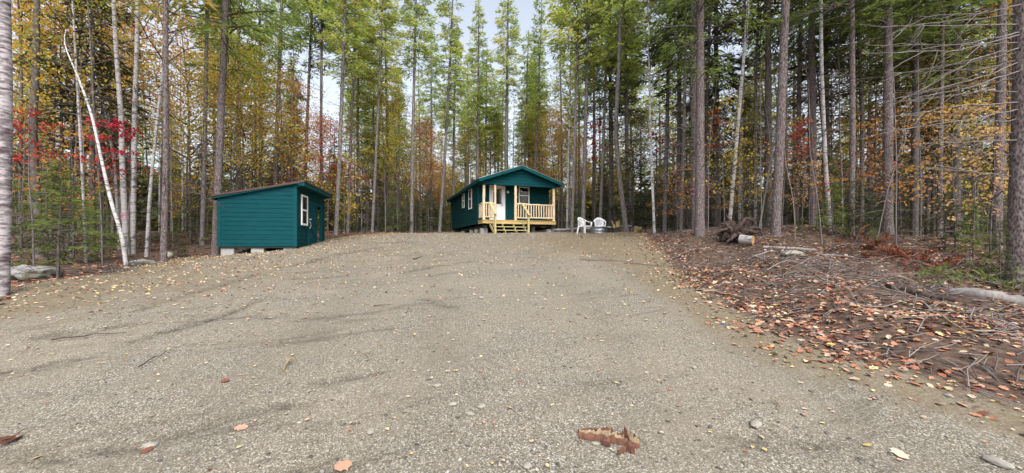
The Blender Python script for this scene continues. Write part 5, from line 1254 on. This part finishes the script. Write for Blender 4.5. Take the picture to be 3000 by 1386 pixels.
# ------------------------------------------------------------------ ground litter
def leaf_litter(name, label, X, Y, size, tint, lift=.006, curl=.35, tilt=.22):
    n = len(X); g = R; m = MB()
    Z = gsurf(X, Y) + lift + g.uniform(0, .012, n)
    th = g.uniform(0, 6.28, n); D = np.stack([np.cos(th), np.sin(th), g.normal(0, tilt, n)], -1); D = norm(D)
    N_ = norm(np.stack([g.normal(0, curl, n), g.normal(0, curl, n), np.ones(n)], -1)); S = norm(np.cross(D, N_)); U = np.cross(S, D)
    s = (size * g.uniform(.6, 1.25, n))[:, None]; C = np.stack([X, Y, Z], -1)
    fold = g.uniform(-.05, .30, n)[:, None] * s
    # lobed leaf: 8 rim points about the midrib, two halves folded
    prof = np.array([(-.5, 0), (-.42, .26), (-.12, .34), (-.02, .52), (.10, .30), (.30, .34), (.5, 0)])
    v = [C + D * s * a for a in (-.5, 0.0, .5)]
    right = [C + D * s * a + S * s * b * .9 + U * fold * b * 1.6 for a, b in prof[1:-1]]
    left = [C + D * s * a - S * s * b * .9 + U * fold * b * 1.6 for a, b in prof[1:-1]]
    V = np.stack(v + right + left, 1); k = V.shape[1]
    base = (np.arange(n) * k)[:, None]
    f1 = base + np.array([[0, 3, 4, 5, 6, 7, 2]]); f2 = base + np.array([[0, 2, 12, 11, 10, 9, 8]])
    m.add(V.reshape(-1, 3), f1, 0, tint); m.Fc[-1] = f1
    m.nv -= 0
    m.Fc.append(f2); m.M.append(np.zeros(n, int)); m.T.append(np.broadcast_to(tint, (n,)))
    return m
def sample(n, cond, xr, yr, dens=lambda x, y: 1.0):
    out_x, out_y = [], []
    while sum(len(a) for a in out_x) < n:
        x = R.uniform(*xr, n * 2); y = R.uniform(*yr, n * 2)
        ok = cond(x, y) & (R.random(n * 2) < dens(x, y)); out_x.append(x[ok]); out_y.append(y[ok])
    return np.concatenate(out_x)[:n], np.concatenate(out_y)[:n]
patch = lambda x, y: np.clip((vnoise(x * 1.1 + 40, y * 1.1) - .30) * 2.6, .20, 1)
X, Y = sample(17000, lambda x, y: (clear_dist(x, y) < .9) & (x > 1) & (np.abs(x) < 1.5 * y + .5), (1, 16), (2.2, 19), lambda x, y: patch(x, y) * np.clip(1.2 - y / 22, .2, 1) * np.clip(.75 - clear_dist(x, y) * .95, .0, 1))
t = np.clip(R.normal(.50, .20, len(X)), 0, .86); t = np.where(R.random(len(X)) < .05, R.uniform(.9, 1, len(X)), t)
m = leaf_litter('a', 'b', X, Y, .066, t)
tag(m.build('leaf_litter', M['litter']), 'thick orange and pinkish leaf litter over the bank beside the gravel', kind='stuff')
X, Y = sample(5200, lambda x, y: (clear_dist(x, y) < .1) & ((x < 1) | (y > 19)) & (np.abs(x) < 1.5 * y), (-26, 16), (5, 34), lambda x, y: patch(x, y) * np.clip(1.3 - y / 30, .25, 1))
tag(leaf_litter('a', 'b', X, Y, .10, np.clip(R.normal(.42, .15, len(X)), 0, 1)).build('leaf_litter', M['litter']), 'rusty leaf litter on the shaded forest floor behind the clearing', kind='stuff')
# birch leaves on the gravel, thicker toward the shed, drifts near the bank
X, Y = sample(9000, lambda x, y: (clear_dist(x, y) > .0) & (np.abs(x) < 1.45 * y), (-12, 8), (1.8, 21), lambda x, y: np.clip(.10 + .45 * np.exp(-((x + 7) ** 2) / 14 - (y - 9.5) ** 2 / 40) + .7 * np.exp(-clear_dist(x, y) / .6) + .10 * (y > 9), 0, 1))
t = np.where(R.random(len(X)) < .75, np.where(R.random(len(X)) < .70, R.uniform(.64, .84, len(X)), R.uniform(.84, 1.0, len(X))), np.clip(R.normal(.45, .15, len(X)), 0, .7))
tag(leaf_litter('a', 'b', X, Y, np.where(Y < 5, .032, .046), t, curl=np.where(Y < 6, .2, .5), tilt=np.where(Y < 6, .06, .25)).build('fallen_leaves', M['litter']), 'small yellow and tan leaves scattered over the gravel', kind='stuff')
# pebbles
g = R; n = 5200
r_ = 1.9 + 8.5 * g.random(n) ** 1.7; a_ = g.uniform(-.98, .98, n); X = r_ * np.tan(a_ * .95); Y = r_
ok = (clear_dist(X, Y) > -.2); X, Y = X[ok], Y[ok]; n = len(X)
bm = bmesh.new(); bmesh.ops.create_icosphere(bm, subdivisions=1, radius=1); SV = np.array([v.co[:] for v in bm.verts]); SF = np.array([[v.index for v in f.verts] for f in bm.faces]); bm.free()
s = .005 + .011 * g.random(n) ** 3.0; th = g.uniform(0, 6.28, n)
A = SV[None] * np.stack([s * g.uniform(1, 1.6, n), s * g.uniform(.7, 1.1, n), s * g.uniform(.35, .6, n)], -1)[:, None] * g.uniform(.85, 1.15, (n, len(SV), 1))
c, sn = np.cos(th)[:, None], np.sin(th)[:, None]
A = np.stack([A[..., 0] * c - A[..., 1] * sn + X[:, None], A[..., 0] * sn + A[..., 1] * c + Y[:, None], A[..., 2] + (gsurf(X, Y) + s * .15)[:, None]], -1)
m = MB(); m.add(A.reshape(-1, 3), (np.arange(n)[:, None, None] * len(SV) + SF[None]).reshape(-1, 3), 0, np.repeat(g.random(n), len(SF)))
tag(m.build('pebbles', M['pebble'], smooth=True), 'loose small pebbles strewn over the near gravel', kind='stuff')
# twigs
m = MB()
X, Y = sample(1900, lambda x, y: (clear_dist(x, y) < .1) & (x > 1) & (np.abs(x) < 1.5 * y), (1.5, 15), (3, 18))
for x, y in zip(X, Y):
    a = R.normal(.3, .8); l = R.uniform(.12, .55) * (1 + .4 * (R.random() < .2)); dx, dy = math.cos(a) * l, math.sin(a) * l; kx = R.normal(0, .04, 2)
    P = [(x, y, gs(x, y) + .015), (x + dx * .5 + kx[0], y + dy * .5 + kx[1], gs(x + dx * .5, y + dy * .5) + R.uniform(.02, .06)), (x + dx, y + dy, gs(x + dx, y + dy) + R.uniform(.01, .08))]
    tube(m, P, [R.uniform(.004, .010), .005, .002], 4, int(R.random() < .5), R.random(), False)
tag(m.build('twig_litter', [M['twig'], M['pale_twig']]), 'fine broken twigs scattered through the leaves on the bank', kind='stuff')

def stick(pts, w0, label, matn='grey_wood', up=.03, name='stick', taper=.35, forks=()):
    q = np.array(pts, float); s_ = np.linspace(0, 1, max(4, len(pts) * 2)); q = np.stack([np.interp(s_, np.linspace(0, 1, len(q)), q[:, i]) for i in (0, 1)], -1); q[1:-1] += R.normal(0, (4, 1.6), (len(q) - 2, 2))
    P = [gp(px, py, up) for px, py in q]
    d = np.linalg.norm(np.array(P[0])[:2]); r = w0 * np.mean([p[1] for p in P]) / F / 2 * .62
    return limb(name, P, r, r * taper, matn, label, name, 7, None, .08, forks)
STK = [([(2660, 868), (2700, 905), (2745, 985)], 12, 'crooked grey root like branch dangling over the bank edge', 'grey_wood'),
       ([(2728, 758), (2762, 790), (2830, 808), (2880, 818)], 17, 'pale curved branch lying in front of the young firs', 'grey_wood'),
       ([(2205, 752), (2270, 754)], 11, 'short pale straight stick below the root wad', 'grey_wood'),
       ([(2390, 748), (2460, 755), (2560, 772)], 11, 'long split brown branch on the bank', 'grey_wood'),
       ([(2480, 738), (2600, 736), (2720, 744)], 7, 'long thin grey stick at the top of the bank', 'grey_wood'),
       ([(2460, 905), (2560, 908), (2680, 905)], 7, 'thin straight stick lying along the middle of the bank', 'grey_wood'),
       ([(2060, 855), (2130, 862), (2175, 870)], 9, 'pale flat stick at the gravel edge under orange leaves', 'tan_wood'),
       ([(2850, 1012), (2930, 1015), (3000, 1016)], 9, 'pale stick reaching out of view across orange leaves', 'grey_wood'),
       ([(2730, 955), (2800, 1000), (2880, 1040)], 8, 'thin tan stick slanting down the bank', 'tan_wood'),
       ([(2500, 1030), (2600, 1032), (2700, 1045)], 6, 'thin dark stick along the gravel edge', 'twig'),
       ([(2000, 690), (2040, 692), (2095, 702)], 10, 'long grey stick in front of the ribboned spruce', 'grey_wood'),
       ([(2630, 822), (2690, 838)], 14, 'freshly split pale chunk of wood on the bank', 'tan_wood'),
       ([(2380, 790), (2420, 800), (2475, 842)], 6, 'dark bent stick among leaves mid bank', 'twig'),
       ([(2100, 760), (2150, 745), (2200, 775)], 6, 'bent pale stick on the leaf line', 'grey_wood'),
       ([(2240, 800), (2330, 790), (2400, 815)], 6, 'grey stick crossing the leaves below the tan rock', 'grey_wood'),
       ([(2590, 790), (2640, 770), (2700, 775)], 6, 'thin stick poking out of the dead brush', 'grey_wood'),
       ([(1700, 762), (1780, 766), (1860, 770)], 4, 'thin dark twig on the gravel where it turns grey', 'twig'),
       ([(1830, 775), (1920, 781), (2010, 785)], 5, 'thin dark stick beside the leaf line on the gravel', 'twig'),
       ([(405, 1078), (440, 1055), (480, 1038), (500, 1037)], 6, 'dark crooked stick alone on the gravel below the shed', 'root'),
       ([(150, 1003), (260, 990), (370, 983)], 8, 'long dark strip of bark sunk in the gravel', 'root'),
       ([(0, 1300), (40, 1285), (80, 1265)], 9, 'reddish bark strip at the edge of the gravel', 'bark_piece'),
       ([(818, 918), (842, 926)], 7, 'short pale wood chip on the gravel slope', 'tan_wood'),
       ([(1095, 900), (1150, 900)], 5, 'dark straight twig in the middle of the slope', 'root'),
       ([(1385, 1130), (1415, 1140), (1440, 1148)], 3, 'thin dark twig above the cream stones', 'root'),
       ([(1210, 758), (1238, 752)], 6, 'dark little stick high on the slope', 'root'),
       ([(1080, 1040), (1086, 1060)], 9, 'stub of pale broken twig on the gravel', 'tan_wood')]
for P, wpx, l, mt in STK: stick(P, wpx, l, mt)
o = stick([(832, 1090), (838, 1070), (846, 1055)], 8, 'small tan forked root piece on the gravel', 'tan_wood', .03, 'root_piece', .5, [(.3, (.6, .5, .5), .10, .010), (.5, (-.7, .3, .5), .09, .010), (.7, (.8, -.2, .2), .08, .008)])
o = stick([(2262, 1180), (2275, 1190), (2290, 1200), (2285, 1208)], 8, 'small peeled root piece near the bank corner', 'tan_wood', .03, 'root_piece', .5, [(.4, (-.4, .4, .5), .08, .010)])
stick([(1702, 690), (1706, 700)], 5, 'single thin twig standing in the gravel before the chair', 'root', .02, 'twig').rotation_euler = (0, 0, 0)
# weathered log half buried at the far corner of the bank
limb('fallen_log', [gp(2790, 868, .02), gp(2880, 884, .04), gp(2960, 890, .02), gp(3060, 905, .04)], .085, .12, 'grey_wood', 'big weathered pale log half sunk in the bank below the spruce', 'log', 12, None, .2)
limb('fallen_log', [gp(2600, 850, .0), gp(2650, 852, .04), gp(2690, 862, .02), gp(2800, 880, .0)], .08, .05, 'root', 'dark rotting log in the middle of the brushy bank', 'log', 9, None, .2)
limb('fallen_log', [gp(2235, 740, .02), gp(2330, 742, .04), gp(2390, 738, .03)], .05, .04, 'grey_wood', 'thin grey log between the root wad and the tan rock', 'log', 7, None, .1)

# dead brush piles
def brush(px, py, n, spread, h, mats, label, needles=0, nmat='dead_needles'):
    x0, y0 = ground_at(px, py); O = np.array((x0, y0, gs(x0, y0))); t = thing('brush_pile', label, 'brush', O); m = MB(); CC, DD = [], []
    for k in range(n):
        a = R.uniform(0, 6.28); b = np.array((R.normal(0, spread * .5), R.normal(0, spread * .3), 0)); b[2] = gs(O[0] + b[0], O[1] + b[1]) - O[2] + R.uniform(0, h * .5)
        d = np.array((math.cos(a), math.sin(a) * .6, R.uniform(-.1, .6))); l = R.uniform(.3, 1.0) * spread
        P = np.array([b, b + d * l * .5 + R.normal(0, .05, 3), b + d * l + (0, 0, -.06)]); m = MB(); tube(m, P, [.009, .006, .002], 4, int(R.random() < .4), R.random(), False); m.build('branch', [M[q] for q in mats], t)
        if needles:
            u = R.random((needles, 1)); CC.append(P[0] + (P[2] - P[0]) * u); DD.append(np.tile(d, (needles, 1)) + R.normal(0, .6, (needles, 3)))
    if needles:
        m = MB(); C = np.concatenate(CC); slips(m, C, np.concatenate(DD), R.normal(0, .6, C.shape) + (0, 0, 1), R.uniform(.08, .2, len(C)), .035, 0, R.random(len(C))); m.build('foliage', M[nmat], t)
brush(2610, 760, 42, .85, .35, ('twig', 'twig'), 'rust brown dead fir boughs heaped on the bank', 22)
brush(2700, 790, 30, .8, .3, ('twig', 'pale_twig'), 'dry tangle of brown brush beside the pale curved branch', 14)
brush(2480, 800, 46, 1.0, .14, ('pale_twig', 'twig'), 'low grey tangle of sticks in the middle of the bank')
brush(2250, 790, 50, .9, .12, ('twig', 'pale_twig'), 'low brown tangle of twigs below the root wad')
brush(2700, 860, 50, .8, .16, ('pale_twig', 'twig'), 'tangle of sticks around the dark rotting log')
brush(2330, 840, 34, .8, .22, ('pale_twig', 'twig'), 'messy heap of grey sticks and roots halfway down the bank')
brush(2880, 960, 30, .6, .14, ('pale_twig', 'twig'), 'scattered sticks over the leaves at the lower bank corner')
brush(290, 800, 40, .9, .25, ('twig', 'twig'), 'dry grey brush between the little spruce and the leaning birch')
brush(2830, 840, 36, .9, .4, ('pale_twig', 'twig'), 'wiry bare twigs under the wispy young firs', 8, 'hemlock_needles')
# blue scrap, single leaves that stand out
def one_leaf(px, py, size, tint, label):
    x, y = ground_at(px, py); m = leaf_litter('a', 'b', np.zeros(1), np.zeros(1), size * .72, np.full(1, tint), curl=.15, tilt=.08); 
    V = m.V[0]; V[:, 2] -= V[:, 2].min() - .004
    m.V[0] = V
    o = m.build('fallen_leaf', M['litter']); o.location = (x, y, gs(x, y)); tag(o, label, 'leaf')
for a in ((2258, 1040, .10, .97, 'lime yellow leaf alone on the gravel near the bank'), (706, 1258, .12, .62, 'pale lavender leaf beside the dark dirt streak'), (2355, 1215, .11, .66, 'pinkish leaf alone on open gravel near the bank'), (2540, 1300, .12, .9, 'large yellow leaf at the lower edge of the gravel by the bank'), (1775, 1303, .12, .08, 'dark purple leaf beside the loose bark'), (430, 1310, .10, .22, 'red leaf beside the grey stone'), (2560, 1172, .09, .12, 'dark red leaf on the gravel near the stick'), (2910, 1222, .13, .5, 'big tan and rust leaf at the bank corner'), (2790, 1125, .12, .97, 'yellow green leaf where gravel meets the bank'), (1005, 1366, .13, .6, 'pink leaf at the lower edge of the gravel'), (1765, 998, .08, .95, 'yellow leaf on the gravel in mid slope'), (660, 1115, .10, .28, 'rust leaf beside a pale one on the gravel'), (2635, 1320, .13, .82, 'cream leaf lying flat near the wide tan stone'), (30, 1290, .16, .16, 'dark red leaf next to the reddish bark strip'), (2810, 1015, .15, .93, 'bright golden leaf among orange ones on the bank')):
    one_leaf(*a)
x, y = ground_at(2118, 948); m = MB(); box(m, -.022, .022, -.009, .009, 0, .008); tube(m, [(-.022, 0, .005), (-.04, .008, .004)], .004, 6)
o = m.build('blue_scrap', M['blue']); o.location = (x, y, gs(x, y) + .003); tag(o, 'tiny bright blue plastic scrap on the gravel', 'scrap')
